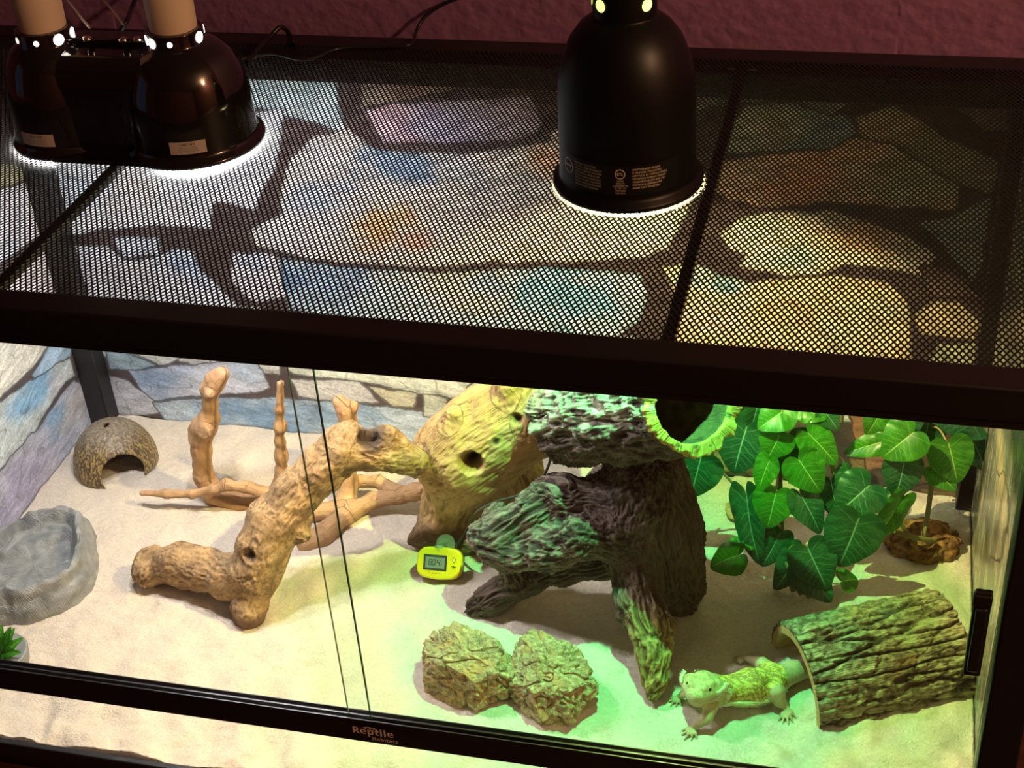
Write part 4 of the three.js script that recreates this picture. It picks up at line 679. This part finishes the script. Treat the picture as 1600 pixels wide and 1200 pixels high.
// ---------------------------------------------------------------- water dish
{
  const t = thing('water_dish', 'grey stone look water dish with a wavy rim by the left wall', 'water dish', [-0.51, 0.034, 0.03]);
  const C = [-0.517, 0.034, 0.036], NA = 160, NR = 70, pos = [], idx = [], uv = [], col = [];
  const rimR = (a) => [0.074 + 0.005 * Math.sin(3 * a + 0.6) + 0.010 * fbm(Math.cos(a) * 1.6, Math.sin(a) * 1.6, 4, 3), 0.090 + 0.004 * Math.sin(4 * a) + 0.012 * fbm(Math.cos(a) * 1.6, Math.sin(a) * 1.6, 9, 3)];
  const prof = [[0, 0.016], [0.4, 0.015], [0.60, 0.0145], [0.68, 0.020], [0.74, 0.034], [0.79, 0.042], [0.85, 0.043], [0.90, 0.038], [0.93, 0.027], [0.965, 0.022], [1.0, 0.016], [1.02, 0.006], [1.04, -0.008]];
  for (let i = 0; i <= NR; i++) for (let j = 0; j < NA; j++) {
    const a = 2 * Math.PI * j / NA, s = i / NR * (prof.length - 1), k = Math.min(prof.length - 2, Math.floor(s)), f = s - k, r = mix(prof[k][0], prof[k + 1][0], f), y0 = mix(prof[k][1], prof[k + 1][1], f), [rx, rz] = rimR(a);
    const ca = Math.cos(a), sa = Math.sin(a), out = sstep(0.6, 0.8, r), wv = 0.010 * fbm(ca * 2.2, sa * 2.2, r * 3, 3) * out + 0.004 * (ridge(ca * 3, sa * 3, r * 5) - 0.5) * out + 0.0022 * fbm(ca * r * 9, sa * r * 9, 2, 3);
    const step = 0.010 * sstep(0.25, 0.32, -sa * r * 0.75 - ca * r * 0.45) * (1 - sstep(0.66, 0.72, r));   // a step to climb out by
    const R = r * (1 + 0.05 * fbm(ca * 3, sa * 3, y0 * 60, 2) * out);
    pos.push(C[0] + R * rx * ca, C[1] + y0 + wv + step, C[2] + R * rz * sa); uv.push(r * ca * 0.2, r * sa * 0.2);
    const m = 0.5 + 1.1 * fbm(ca * r * 7, sa * r * 7, y0 * 90, 4); const q = mixc([0.15, 0.165, 0.17], [0.36, 0.365, 0.355], clamp(m)); col.push(...q);
  }
  for (let i = 0; i < NR; i++) for (let j = 0; j < NA; j++) { const a = i * NA + j, b = i * NA + (j + 1) % NA, c = a + NA, d = b + NA; idx.push(a, b, c, b, d, c); }
  const g = new THREE.BufferGeometry(); g.setAttribute('position', new THREE.Float32BufferAttribute(pos, 3)); g.setAttribute('uv', new THREE.Float32BufferAttribute(uv, 2)); g.setAttribute('color', new THREE.Float32BufferAttribute(col, 3)); g.setIndex(idx); g.computeVertexNormals();
  part('bowl', g, phys('#ffffff', 0.42, { vertexColors: true, bumpMap: grainBump, bumpScale: 0.0012, clearcoat: 0.25, clearcoatRoughness: 0.35 }), t);
}
// ---------------------------------------------------------------- plants
const leafMap = (base, vein, edge) => texture(256, 384, (u, v) => {
  const x = (u - 0.5) * 1.3, y = v * 1.5 - 0.42, ax = Math.abs(x);
  let k = Math.exp(-Math.pow(ax / 0.013, 2)) * sstep(1.02, 0.7, y);                     // midrib
  for (let i = 0; i < 6; i++) { const y0 = -0.02 + i * 0.14, sl = i === 0 ? -0.55 : 0.35 + 0.1 * i, yy = y0 + sl * ax + (i ? 0.5 * ax * ax : -0.2 * ax * ax); k = Math.max(k, 0.6 * Math.exp(-Math.pow((y - yy - 0.012 * Math.sin(ax * 22 + i * 2)) / 0.0075, 2)) * sstep(0.52, 0.18, ax)); }
  for (let i = 0; i < 12; i++) { const yy = -0.1 + i * 0.09 + (0.2 + 0.06 * i) * ax + 0.03 * Math.sin(ax * 40 + i); k = Math.max(k, 0.22 * Math.exp(-Math.pow((y - yy) / 0.008, 2))); }
  const b = mixc(base, edge, clamp(0.35 + 1.1 * fbm(x * 7, y * 7, 3, 3)));
  return mixc(b, vein, k);
});
const litShadeLeafMats = [phys('#ffffff', 0.42, { map: leafMap([0.18, 0.50, 0.07], [0.74, 0.88, 0.55], [0.30, 0.60, 0.08]), transmission: 0.35, thickness: 0, side: THREE.DoubleSide, clearcoat: 0.35, clearcoatRoughness: 0.3 }),  // one leaf material twice: this copy is coloured as lit
  phys('#ffffff', 0.36, { map: leafMap([0.11, 0.32, 0.19], [0.62, 0.78, 0.64], [0.18, 0.40, 0.22]), transmission: 0.18, thickness: 0, side: THREE.DoubleSide, clearcoat: 0.5, clearcoatRoughness: 0.28 })];  // the copy coloured as shaded, darker and bluer
const heart = [[0, 1], [8, 0.93], [16, 0.81], [28, 0.70], [42, 0.625], [60, 0.56], [80, 0.525], [100, 0.50], [120, 0.48], [140, 0.445], [155, 0.38], [168, 0.26], [180, 0.12]];
const heartR = (d) => { d = Math.abs(d); for (let i = 0; i + 1 < heart.length; i++) if (d <= heart[i + 1][0]) return mix(heart[i][1], heart[i + 1][1], (d - heart[i][0]) / (heart[i + 1][0] - heart[i][0])); return 0.12; };
function leafGeometry(B, T, wide, tilt, twist, curl) {              // joint B, tip T
  const b = V(B), y = V(T).sub(b), L = y.length(); y.normalize();
  let n = new THREE.Vector3(0.10 + twist, 0.55 + tilt, 0.72).normalize(); n.addScaledVector(y, -n.dot(y)).normalize(); const x = y.clone().cross(n);
  const NA = 56, NR = 9, pos = [], uv = [], idx = [];
  for (let i = 0; i <= NR; i++) for (let j = 0; j < NA; j++) {
    const a = -180 + 360 * j / NA, r = heartR(a) * i / NR, sx = Math.sin(a * Math.PI / 180) * r, sy = Math.cos(a * Math.PI / 180) * r, X = sx * wide, ax = Math.abs(sx);
    const h = 0.30 * ax - 0.55 * ax * ax - curl * sy * Math.abs(sy) * 0.55 + 0.035 * Math.sin(sy * 9 + sx * 5) * sstep(0.2, 0.5, ax) - 0.02 * Math.cos(sy * 26 - ax * 12) * ax + (sy < 0 ? 0.5 * sy * sy : 0);
    const q = b.clone().addScaledVector(x, X * L).addScaledVector(y, sy * L).addScaledVector(n, h * L); pos.push(q.x, q.y, q.z); uv.push(sx / 1.3 + 0.5, (sy + 0.42) / 1.5);
  }
  for (let i = 0; i < NR; i++) for (let j = 0; j < NA; j++) { const a = i * NA + j, c = i * NA + (j + 1) % NA; idx.push(a, c, a + NA, c, c + NA, a + NA); }
  const g = new THREE.BufferGeometry(); g.setAttribute('position', new THREE.Float32BufferAttribute(pos, 3)); g.setAttribute('uv', new THREE.Float32BufferAttribute(uv, 2)); g.setIndex(idx); g.computeVertexNormals();
  return g;
}
const stemMat = std([0.30, 0.27, 0.09], 0.6), vineMat = std([0.20, 0.17, 0.06], 0.7);
function vine(label, at, base, leaves, runs) {
  const t = thing('artificial_vine', label, 'plant', at);
  runs.forEach(([pts, r]) => part('vine_stem', tube(pts, r, 60, 8), vineMat, t));
  const along = runs.flatMap(([pts]) => new THREE.CatmullRomCurve3(pts.map(V)).getPoints(30));
  seed = 4242 + base;
  for (const [B, T, wide, kind, tilt = 0, twist = 0, curl = 0.5] of leaves) {
    const l = part('leaf', leafGeometry(B, T, wide, tilt + rr(-0.1, 0.1), twist + rr(-0.15, 0.15), curl), litShadeLeafMats[kind], t);
    const b = V(B); let best = along[0]; for (const q of along) if (q.distanceTo(b) + Math.max(0, b.y - q.y) * 0.5 < best.distanceTo(b) + Math.max(0, b.y - best.y) * 0.5) best = q;
    const m = b.clone().add(best).multiplyScalar(0.5).add(new THREE.Vector3(0, 0.008, -0.006));
    part('leaf_stalk', tube([B, [m.x, m.y, m.z], [best.x, best.y, best.z]], 0.0012, 14, 6), stemMat, l);
  }
}
vine('bushy vine plant with large heart shaped leaves between the dark stump and log hide', [.3929,.034,-.0977], 1, [
  [[.3295,.2117,-.15], [.3176,.1607,-.13], 1.15, 1], [[.341,.2401,-.17], [.3357,.1959,-.15], 0.95, 1, 0, 0.3], [[.3693,.2448,-.15], [.3467,.2354,-.13], 1.35, 0, 0.2],
  [[.3678,.2161,-.14], [.3586,.1937,-.125], 1.45, 0], [[.3587,.1891,-.125], [.3469,.1577,-.11], 0.85, 0, 0, -0.4], [[.369,.151,-.115], [.3634,.1174,-.095], 1.22, 0, -0.1],
  [[.4041,.2147,-.15], [.4369,.1918,-.135], 0.95, 0, 0, 0.3], [[.3954,.1906,-.13], [.4208,.1614,-.115], 1.15, 0], [[.3996,.149,-.12], [.4264,.1162,-.1], 0.85, 1, -0.1, 0.2],
  [[.468,.1628,-.13], [.4383,.1401,-.105], 1.25, 1], [[.4615,.1342,-.1], [.4476,.0852,-.075], 1.18, 1, -0.1], [[.4134,.0984,-.085], [.4369,.0641,-.062], 1.15, 1],
  [[.3378,.1335,-.12], [.3509,.062,-.085], 0.52, 1, 0, -0.5], [[.2805,.1768,-.13], [.2711,.1326,-.115], 1.2, 1], [[.262,.1654,-.12], [.2651,.128,-.115], 0.42, 0, 0, -0.9],
  [[.3304,.075,-.0938], [.2969,.058,-.0895], 1.25, 0, 1.2, 0, 0.3], [[.3364,.0875,-.11], [.3473,.0819,-.1], 1.3, 0, 0.6], [[.3987,.0795,-.1], [.3777,.0392,-.075], 0.75, 1], [[.409,.0706,-.085], [.4419,.053,-.06], 1.0, 1, 0.2],
  [[.4482,.1726,-.145], [.4373,.1552,-.13], 1.05, 1], [[.4529,.05,-.0979], [.472,.045,-.1134], 1.2, 0, 0.8], [[.3778,.1896,-.17], [.387,.1326,-.16], 1.1, 1], [[.393,.2367,-.17], [.4179,.2358,-.16], 1.1, 0, 0.3],
  [[.4173,.2348,-.17], [.4344,.2198,-.16], 1.1, 1, 0.4], [[.3746,.0948,-.11], [.3608,.061,-.09], 0.9, 1], [[.431,.154,-.14], [.4415,.1196,-.12], 0.9, 1], [[.3417,.2104,-.18], [.3099,.1985,-.17], 1.0, 1], [[.3559,.1254,-.14], [.3365,.1006,-.12], 1.0, 1],
], [[[[.3975,.0362,-.085], [.3866,.056,-.1], [.3795,.0772,-.12], [.3737,.1197,-.15], [.3652,.1713,-.18], [.3574,.2298,-.2]], 0.0030], [[[.407,.0463,-.07], [.395,.0607,-.085], [.3812,.0789,-.1]], 0.0026], [[[.4142,.0333,-.08], [.4297,.0745,-.12], [.4344,.1386,-.16], [.4104,.2061,-.19], [.4005,.2432,-.2]], 0.0026], [[[.3795,.0772,-.12], [.3454,.1047,-.14], [.3059,.1494,-.15], [.283,.1713,-.14]], 0.0016]]);
vine('vine plant with bright heart leaves in the back right corner above the brown lump', [.54,.034,-.2212], 2, [
  [[.5118,.214,-.17], [.4827,.1893,-.155], 1.3, 0], [[.4828,.1942,-.18], [.4384,.1762,-.175], 0.62, 0, 0.2], [[.4766,.2243,-.19], [.4647,.1976,-.18], 1.0, 0], [[.5084,.1717,-.17], [.5048,.1357,-.15], 1.12, 1],
  [[.5572,.19,-.185], [.5714,.1538,-.165], 1.18, 0], [[.5448,.1592,-.18], [.5687,.146,-.165], 0.95, 0, 0.3, -0.2], [[.5799,.214,-.2], [.5316,.2231,-.19], 0.75, 1, -0.5, 0.2], [[.506,.1293,-.15], [.4857,.0825,-.12], 0.62, 0, 0, 0.5],
  [[.5858,.1745,-.22], [.6048,.1433,-.21], 1.0, 1], [[.5097,.2117,-.21], [.5018,.1815,-.2], 1.1, 1], [[.4965,.1243,-.17], [.5151,.1205,-.16], 1.2, 1], [[.5326,.1933,-.22], [.5296,.1493,-.21], 1.0, 1],
], [[[[.54,.0649,-.175], [.5426,.0901,-.19], [.5427,.1263,-.205], [.5348,.1705,-.22], [.5228,.2191,-.24]], 0.0030], [[[.5307,.0651,-.165], [.5158,.0869,-.16], [.5069,.1057,-.165], [.516,.1442,-.19], [.4965,.1975,-.215], [.4859,.2382,-.22]], 0.0024], [[[.5526,.064,-.17], [.5372,.0749,-.158], [.5186,.0807,-.155], [.5076,.0831,-.155]], 0.0032]]);
{
  // corner of a small succulent in a grey pot at the left edge
  const C = [-.4762,.052,.1908];
  const t = thing('potted_plant', 'small green spiky plant in a grey pot at the left edge by the door', 'plant', [C[0], 0.034, C[2]]);
  const P = lathe([[0.001, 0.03], [0.026, 0.03], [0.031, 0.042], [0.033, 0.058], [0.030, 0.060], [0.027, 0.055], [0.001, 0.053]], C[0], C[2], 40); part('pot', P, std([0.26, 0.27, 0.26], 0.7), t);
  seed = 99; const g0 = litShadeLeafMats[0];
  for (let i = 0; i < 22; i++) { const a = i * 2.4, e = 0.3 + 0.9 * (i / 22), l = rr(0.026, 0.036), B = [C[0] + 0.004 * Math.cos(a), 0.056, C[2] + 0.004 * Math.sin(a)], T = [C[0] + l * Math.cos(a) * Math.cos(e), 0.056 + l * Math.sin(e), C[2] + l * Math.sin(a) * Math.cos(e)]; part('leaf', leafGeometry(B, T, 0.5, 0.6, 0, 0.3), g0, t); }
}
// ---------------------------------------------------------------- thermometer
{
  const C = V([-.0173,.058,-.0414]), n = new THREE.Vector3(0.06, 0.62, 0.78).normalize(), up = new THREE.Vector3(0.02, 1, 0).addScaledVector(n, -n.y).normalize(), rt = up.clone().cross(n);
  const M = new THREE.Matrix4().makeBasis(rt, up, n).setPosition(C);
  const t = thing('thermometer', 'small yellow digital thermometer with a grey screen reading 80.4 on the sand', 'thermometer', [C.x, C.y, C.z]);
  const lobe = (w, h, r) => { const s = new THREE.Shape(); s.moveTo(-w + r, -h); s.quadraticCurveTo(0, -h - 0.0022, w - r, -h); s.quadraticCurveTo(w + 0.0008, -h, w, -h + r); s.quadraticCurveTo(w + 0.0008, 0, w, h - r); s.quadraticCurveTo(w + 0.0008, h, w - r, h); s.quadraticCurveTo(0, h + 0.0012, -w + r, h); s.quadraticCurveTo(-w - 0.0008, h, -w, h - r); s.quadraticCurveTo(-w - 0.0008, 0, -w, -h + r); s.quadraticCurveTo(-w - 0.0008, -h, -w + r, -h); return s; };
  const put = (g) => g.applyMatrix4(M);
  part('case', put(new THREE.ExtrudeGeometry(lobe(0.0245, 0.0158, 0.0125), { depth: 0.006, bevelEnabled: true, bevelSize: 0.003, bevelThickness: 0.003, bevelSegments: 5, curveSegments: 20 }).translate(0, 0, -0.006)), phys([0.78, 0.62, 0.01], 0.35, { clearcoat: 0.3 }), t);
  part('back_shell', put(new THREE.ExtrudeGeometry(lobe(0.0245, 0.0158, 0.0125), { depth: 0.006, bevelEnabled: true, bevelSize: 0.0026, bevelThickness: 0.002, bevelSegments: 3, curveSegments: 20 }).translate(0, 0, -0.0145)), std([0.02, 0.02, 0.02], 0.5), t);
  const scr = canvasTexture(320, 200, (c, w, h) => {
    c.fillStyle = '#3a4147'; c.fillRect(0, 0, w, h); c.fillStyle = '#7d867a'; c.fillRect(22, 24, w - 44, h - 48); c.fillStyle = c.strokeStyle = '#232a2c'; c.lineCap = 'round';
    const seg = (x, y, on) => { const W = 40, H = 40, L = [[0, 0, W, 0], [W, 0, W, H], [W, H, W, 2 * H], [0, 2 * H, W, 2 * H], [0, H, 0, 2 * H], [0, 0, 0, H], [0, H, W, H]]; c.lineWidth = 9; on.forEach((k) => { const q = L[k]; c.beginPath(); c.moveTo(x + q[0] * 0.9 + 4 - q[1] * 0.08, y + q[1] * 0.9 + 4); c.lineTo(x + q[2] * 0.9 + 4 - q[3] * 0.08, y + q[3] * 0.9 + 4); c.stroke(); }); };
    seg(72, 58, [0, 1, 2, 3, 4, 5, 6]); seg(124, 58, [0, 1, 2, 3, 4, 5]); c.fillRect(171, 130, 9, 9); seg(190, 58, [1, 2, 5, 6]);
    c.font = 'bold 26px sans-serif'; c.fillText('°F', 238, 135);
  });
  part('screen', put(new RoundedBoxGeometry(0.0285, 0.0185, 0.0012, 3, 0.0006).translate(-0.005, 0.0005, 0.0031)), phys('#ffffff', 0.25, { map: null, color: new THREE.Color('#2c3236') }), t);
  part('display', put(new THREE.PlaneGeometry(0.0272, 0.0172).translate(-0.005, 0.0005, 0.00385)), phys('#ffffff', 0.25, { map: scr }), t);
  const mark = canvasTexture(128, 256, (c, w, h) => {
    c.fillStyle = '#e4cd1a'; c.fillRect(0, 0, w, h); c.fillStyle = c.strokeStyle = '#4a5a12'; c.lineWidth = 10; c.beginPath(); c.ellipse(66, 66, 24, 44, 0, 0, 7); c.stroke(); c.beginPath(); c.moveTo(52, 100); c.lineTo(66, 128); c.lineTo(80, 100); c.fill();
    c.fillStyle = '#f2f0d8'; c.fillRect(60, 40, 12, 54); c.strokeStyle = '#3c4410'; c.lineWidth = 14; c.lineCap = 'round'; c.beginPath(); c.moveTo(24, 176); c.quadraticCurveTo(60, 196, 112, 186); c.stroke(); c.lineWidth = 9; for (const [a, b] of [[44, 214], [72, 222], [94, 212], [64, 168], [88, 166]]) { c.beginPath(); c.moveTo(66, 190); c.lineTo(a, b); c.stroke(); }
  });
  part('printed_mark', put(new THREE.PlaneGeometry(0.0085, 0.017).translate(0.0175, 0.001, 0.00312)), phys('#ffffff', 0.35, { map: mark }), t);
  const tag = canvasTexture(256, 40, (c, w, h) => { c.fillStyle = '#e4cd1a'; c.fillRect(0, 0, w, h); c.fillStyle = '#5a5410'; c.font = 'bold 26px sans-serif'; c.textAlign = 'center'; c.fillText('°C   on/off   °F', w / 2, 29); });
  part('printed_mark', put(new THREE.PlaneGeometry(0.022, 0.0034).translate(-0.005, -0.0122, 0.00312)), phys('#ffffff', 0.35, { map: tag }), t);
  const cup = new THREE.LatheGeometry([[0.001, 0], [0.004, 0.0004], [0.0085, 0.0022], [0.0115, 0.0046], [0.0118, 0.0052], [0.0085, 0.0034], [0.003, 0.0022], [0.003, 0.006], [0.001, 0.006]].map((p) => new THREE.Vector2(...p)), 32).rotateX(Math.PI / 2).rotateY(0.5).translate(0.003, 0.0235, -0.004);
  part('suction_cup', put(cup), phys('#e8ece8', 0.12, { transmission: 0.85, thickness: 0 }), t);
  part('cup_neck', put(new RoundedBoxGeometry(0.011, 0.009, 0.002, 2, 0.0009).translate(-0.002, 0.0165, 0.0015)), phys('#d8dcd0', 0.2, { transmission: 0.6, thickness: 0 }), t);
  part('probe_cable', tube([[.1246,.2534,-.045], [.127,.2352,-.04], [.1166,.2081,-.035], [.0923,.1831,-.035], [.0607,.1607,-.045], [.0276,.1238,-.065], [.0049,.0744,-.085], [-.0182,.0368,-.075]], 0.0016, 90, 6), std([0.05, 0.055, 0.05], 0.4), t);
}
// ---------------------------------------------------------------- bearded dragon
{
  const t = thing('bearded_dragon', 'yellow and cream bearded dragon standing on the sand with its tail in the half log', 'lizard', [.3641,.034,.0871]);
  const H = V([.3161,.072,.1137]), f = new THREE.Vector3(-0.20, 0.20, 0.94).normalize(), side = new THREE.Vector3(0, 1, 0).cross(f).normalize(), up = f.clone().cross(side);
  const at = (a, b, c) => { const q = H.clone().addScaledVector(f, a).addScaledVector(side, b).addScaledVector(up, c); return [q.x, q.y, q.z]; };
  const chest = [.3392,.053,.1005], mid = [.3662,.049,.0852], hip = [.3918,.046,.0672];
  const foot = (x, y, z, up) => [x, sandHeight(x, z) + up, z];
  const wr = foot(.3121,.034,.1418, 0.0042), an = foot(.4037,.034,.0959, 0.0046), fw = foot(.2911,.034,.1002, 0.004), bw = foot(.3567,.034,.0311, 0.0045);
  const toes = (w, dirs, r) => dirs.map(([dx, dz, l]) => {
    const m = foot(w[0] + dx * l * 0.55, 0, w[2] + dz * l * 0.55, 0.0034), e = foot(w[0] + dx * l, 0, w[2] + dz * l, 0.0008), ch = [[...w, r * 1.1], [...m, r], [...e, r * 0.55]];
    ch.k = 0.0014; return ch;
  });
  const fan = (a0, n, step, l) => Array.from({ length: n }, (_, i) => { const a = a0 + (i - (n - 1) / 2) * step; return [Math.sin(a), Math.cos(a), l * (1 - 0.12 * Math.abs(i - (n - 1) / 2))]; });
  const chains = [
    [[...at(-0.006, 0, -0.0012), 0.0108], [...at(0.006, 0, -0.001), 0.0096], [...at(0.0185, 0, -0.0030), 0.0070]],
    [[...at(-0.006, 0.0140, -0.004), 0.0088], [...at(0.006, 0.0105, -0.004), 0.0074], [...at(0.0165, 0.0055, -0.0045), 0.0058]],
    [[...at(-0.006, -0.0140, -0.004), 0.0088], [...at(0.006, -0.0105, -0.004), 0.0074], [...at(0.0165, -0.0055, -0.0045), 0.0058]],
    [[...at(0.000, 0.0108, 0.0056), 0.0040], [...at(0.0115, 0.0072, 0.0052), 0.0030]], [[...at(0.000, -0.0108, 0.0056), 0.0040], [...at(0.0115, -0.0072, 0.0052), 0.0030]],
    [[...at(-0.004, 0.0095, -0.0105), 0.0078], [...at(0.0125, 0.002, -0.0115), 0.0056], [...at(0.0125, -0.002, -0.0115), 0.0056], [...at(-0.004, -0.0095, -0.0105), 0.0078]],
    [[...at(-0.008, 0, -0.002), 0.0125], [...chest, 0.0150], [...mid, 0.0195], [...hip, 0.0135], [.4083,.047,.0527, .0115], [.4268,.044,.0416, .0092], [.4548,.041,.0258, .006], [.4817,.039,.0131, .003]],
    [[.3308,.056,.1105, .0080], [.3273,.054,.1258, .0072], [.3254,.047,.136, .0056], [...wr, .0036]],
    [[.3145,.056,.1059, .0070], [.2989,.05,.1066, .0050], [...fw, .0034]],
    [[.3899,.05,.0772, .0105], [.3931,.05,.0898, .0092], [.3971,.043,.0945, .0062], [...an, .0040]],
    [[.3869,.05,.0604, .0095], [.3734,.048,.0482, .0068], [...bw, .0038]],
    ...toes(wr, fan(-0.5, 5, 0.45, 0.0165), 0.0016), ...toes(an, fan(0.25, 5, 0.30, 0.021), 0.0017), ...toes(fw, fan(-0.6, 5, 0.42, 0.0145), 0.0015), ...toes(bw, fan(-1.3, 5, 0.30, 0.018), 0.0016),
  ];
  const bones = bonesOf(chains), [lo, hi] = boundsOf(bones, 0.006), trunk = bonesOf([[[...chest, 0], [...mid, 0], [...hip, 0], [.4083,.047,.0527, 0]]]);
  const spine = new THREE.CatmullRomCurve3([V(chest), V(mid), V(hip), new THREE.Vector3(.4268,.044,.0416)]);
  const body = nets(capsules(bones, 0.0045), lo, hi, 0.00105);
  dress(body, (p, n) => {
    const q = V(p), w = q.clone().sub(H), a = w.dot(f), b = w.dot(side), c = w.dot(up), head = a > -0.014 && w.length() < 0.034;
    const dv = V(hip).sub(V(chest)), s = q.clone().sub(V(chest)).dot(dv) / dv.lengthSq();
    const pit = fbm(p[0] * 620, p[1] * 620, p[2] * 620, 2), scale = 0.0005 * fbm(p[0] * 900, p[1] * 900, p[2] * 900, 2), mottle = 0.6 * fbm(p[0] * 200, p[1] * 200, p[2] * 200, 3) + 0.8 * pit;
    const dT = Math.min(...trunk.map((B) => boneDist(B, p[0], p[1], p[2]))), onBody = s > -0.4 && s < 1.1 && dT < 0.0225 && !head, back = sstep(0.0, 0.55, n[1]);
    let k = mixc([0.40, 0.31, 0.16], [0.62, 0.52, 0.30], clamp(0.5 + 2 * mottle)), d = scale;
    if (head) {
      k = mixc([0.40, 0.33, 0.13], [0.68, 0.58, 0.28], clamp(0.55 + 2.2 * mottle));
      const mouth = Math.exp(-Math.pow((c + 0.0078 - 9 * b * b) / 0.0010, 2)) * sstep(0.000, 0.005, a); d -= 0.0010 * mouth; k = mixc(k, [0.22, 0.15, 0.08], 0.85 * mouth);
      if (c < 0.003 && a > 0.006) k = mixc(k, [0.50, 0.36, 0.22], 0.5 * sstep(0.004, -0.002, c));
    } else if (onBody) {
      const net = ridge(p[0] * 150 + 2 * mottle, p[1] * 150, p[2] * 150), wave = 0.5 + 0.5 * Math.sin(s * 70 + 8 * fbm(p[0] * 70, p[1] * 70, p[2] * 70, 2) + n[1] * 5), ln = clamp(sstep(0.35, 0.8, net) * 0.85 + sstep(0.6, 0.95, wave) * 0.5 * sstep(0.9, 0.3, n[1]));
      k = mixc([0.60, 0.44, 0.06], [0.80, 0.68, 0.16], clamp(0.5 + mottle * 2)); k = mixc(k, [0.20, 0.10, 0.025], ln * 0.9);
      k = mixc([0.66, 0.60, 0.40], k, sstep(-0.18, 0.10, n[1])); d += 0.0005 * (0.5 - ln) * back;
    } else k = mixc(k, [0.24, 0.16, 0.07], sstep(0.0, 0.3, mottle) * 0.65);
    return [d, k, p[0], p[2]];
  });
  // spikes: a fringe along the flanks, a crown behind the jaw, folded into the skin
  const spikes = []; const cone = (b, dir, l, r) => { const g = new THREE.ConeGeometry(r, l, 6).translate(0, l * 0.4, 0); g.applyQuaternion(new THREE.Quaternion().setFromUnitVectors(new THREE.Vector3(0, 1, 0), dir.clone().normalize())); g.translate(b.x, b.y, b.z); return g; };
  const paint2 = (g, c) => { const n = g.attributes.position.count, a = new Float32Array(n * 3); for (let i = 0; i < n; i++) a.set(c, 3 * i); g.setAttribute('color', new THREE.BufferAttribute(a, 3)); return g.index ? g.toNonIndexed() : g; };
  seed = 31;
  const dirB = V(hip).sub(V(chest)).normalize(), out = new THREE.Vector3(0, 1, 0).cross(dirB).normalize();
  for (const sg of [-1, 1]) for (let row = 0; row < 2; row++) for (let i = 0; i < 26; i++) {
    const s = i / 25, c = spine.getPoint(0.02 + 0.66 * s), R = mix(0.0158, 0.0200, Math.sin(Math.PI * clamp(s * 1.1))) * (s > 0.85 ? 0.9 : 1), a = -0.10 - row * 0.22;
    const dir = out.clone().multiplyScalar(-sg * Math.cos(a)).add(new THREE.Vector3(0, Math.sin(a), 0)); spikes.push(paint2(cone(c.clone().addScaledVector(dir, R + 0.0002), dir.addScaledVector(dirB, 0.5), rr(0.005, 0.007), 0.0012), [0.78, 0.72, 0.40]));
  }
  for (const sg of [-1, 1]) for (let row = 0; row < 5; row++) for (let i = 0; i < 10; i++) {
    const a = mix(-0.013, 0.007, i / 9) - row * 0.0006, b = new THREE.Vector3(...at(a, sg * (0.0222 - 0.30 * Math.max(0, a + 0.003) - row * 0.0010), 0.001 - row * 0.0036));
    spikes.push(paint2(cone(b, side.clone().multiplyScalar(sg).addScaledVector(f, -0.6).addScaledVector(up, -0.1 * row), rr(0.0055, 0.0078), 0.0013), [0.72, 0.70, 0.46]));
  }
  for (let i = 0; i < 9; i++) spikes.push(paint2(cone(new THREE.Vector3(...at(-0.012, (i - 4) * 0.003, 0.009 - Math.abs(i - 4) * 0.0008)), f.clone().multiplyScalar(-1).addScaledVector(up, 0.5), 0.003, 0.0009), [0.66, 0.64, 0.36]));
  const flat = body.toNonIndexed();
  const all = mergeGeometries([flat, ...spikes].map((g) => { for (const k of Object.keys(g.attributes)) if (!['position', 'normal', 'uv', 'color'].includes(k)) g.deleteAttribute(k); return g; }));
  part('body', all, std('#ffffff', 0.62, { vertexColors: true }), t);
  for (const sg of [-1, 1]) {
    const e = part('eye', new THREE.SphereGeometry(0.0029, 20, 14).translate(...at(0.0090, sg * 0.0112, 0.0030)), phys([0.02, 0.012, 0.006], 0.08, { clearcoat: 1 }), t);
    part('eyelid', new THREE.TorusGeometry(0.0031, 0.0008, 8, 20).applyQuaternion(new THREE.Quaternion().setFromUnitVectors(new THREE.Vector3(0, 0, 1), side.clone().multiplyScalar(sg).addScaledVector(f, 0.6).addScaledVector(up, 0.2).normalize())).translate(...at(0.0098, sg * 0.0122, 0.0032)), std([0.56, 0.52, 0.30], 0.7), e);
  }
}
renderer.render(scene, camera);
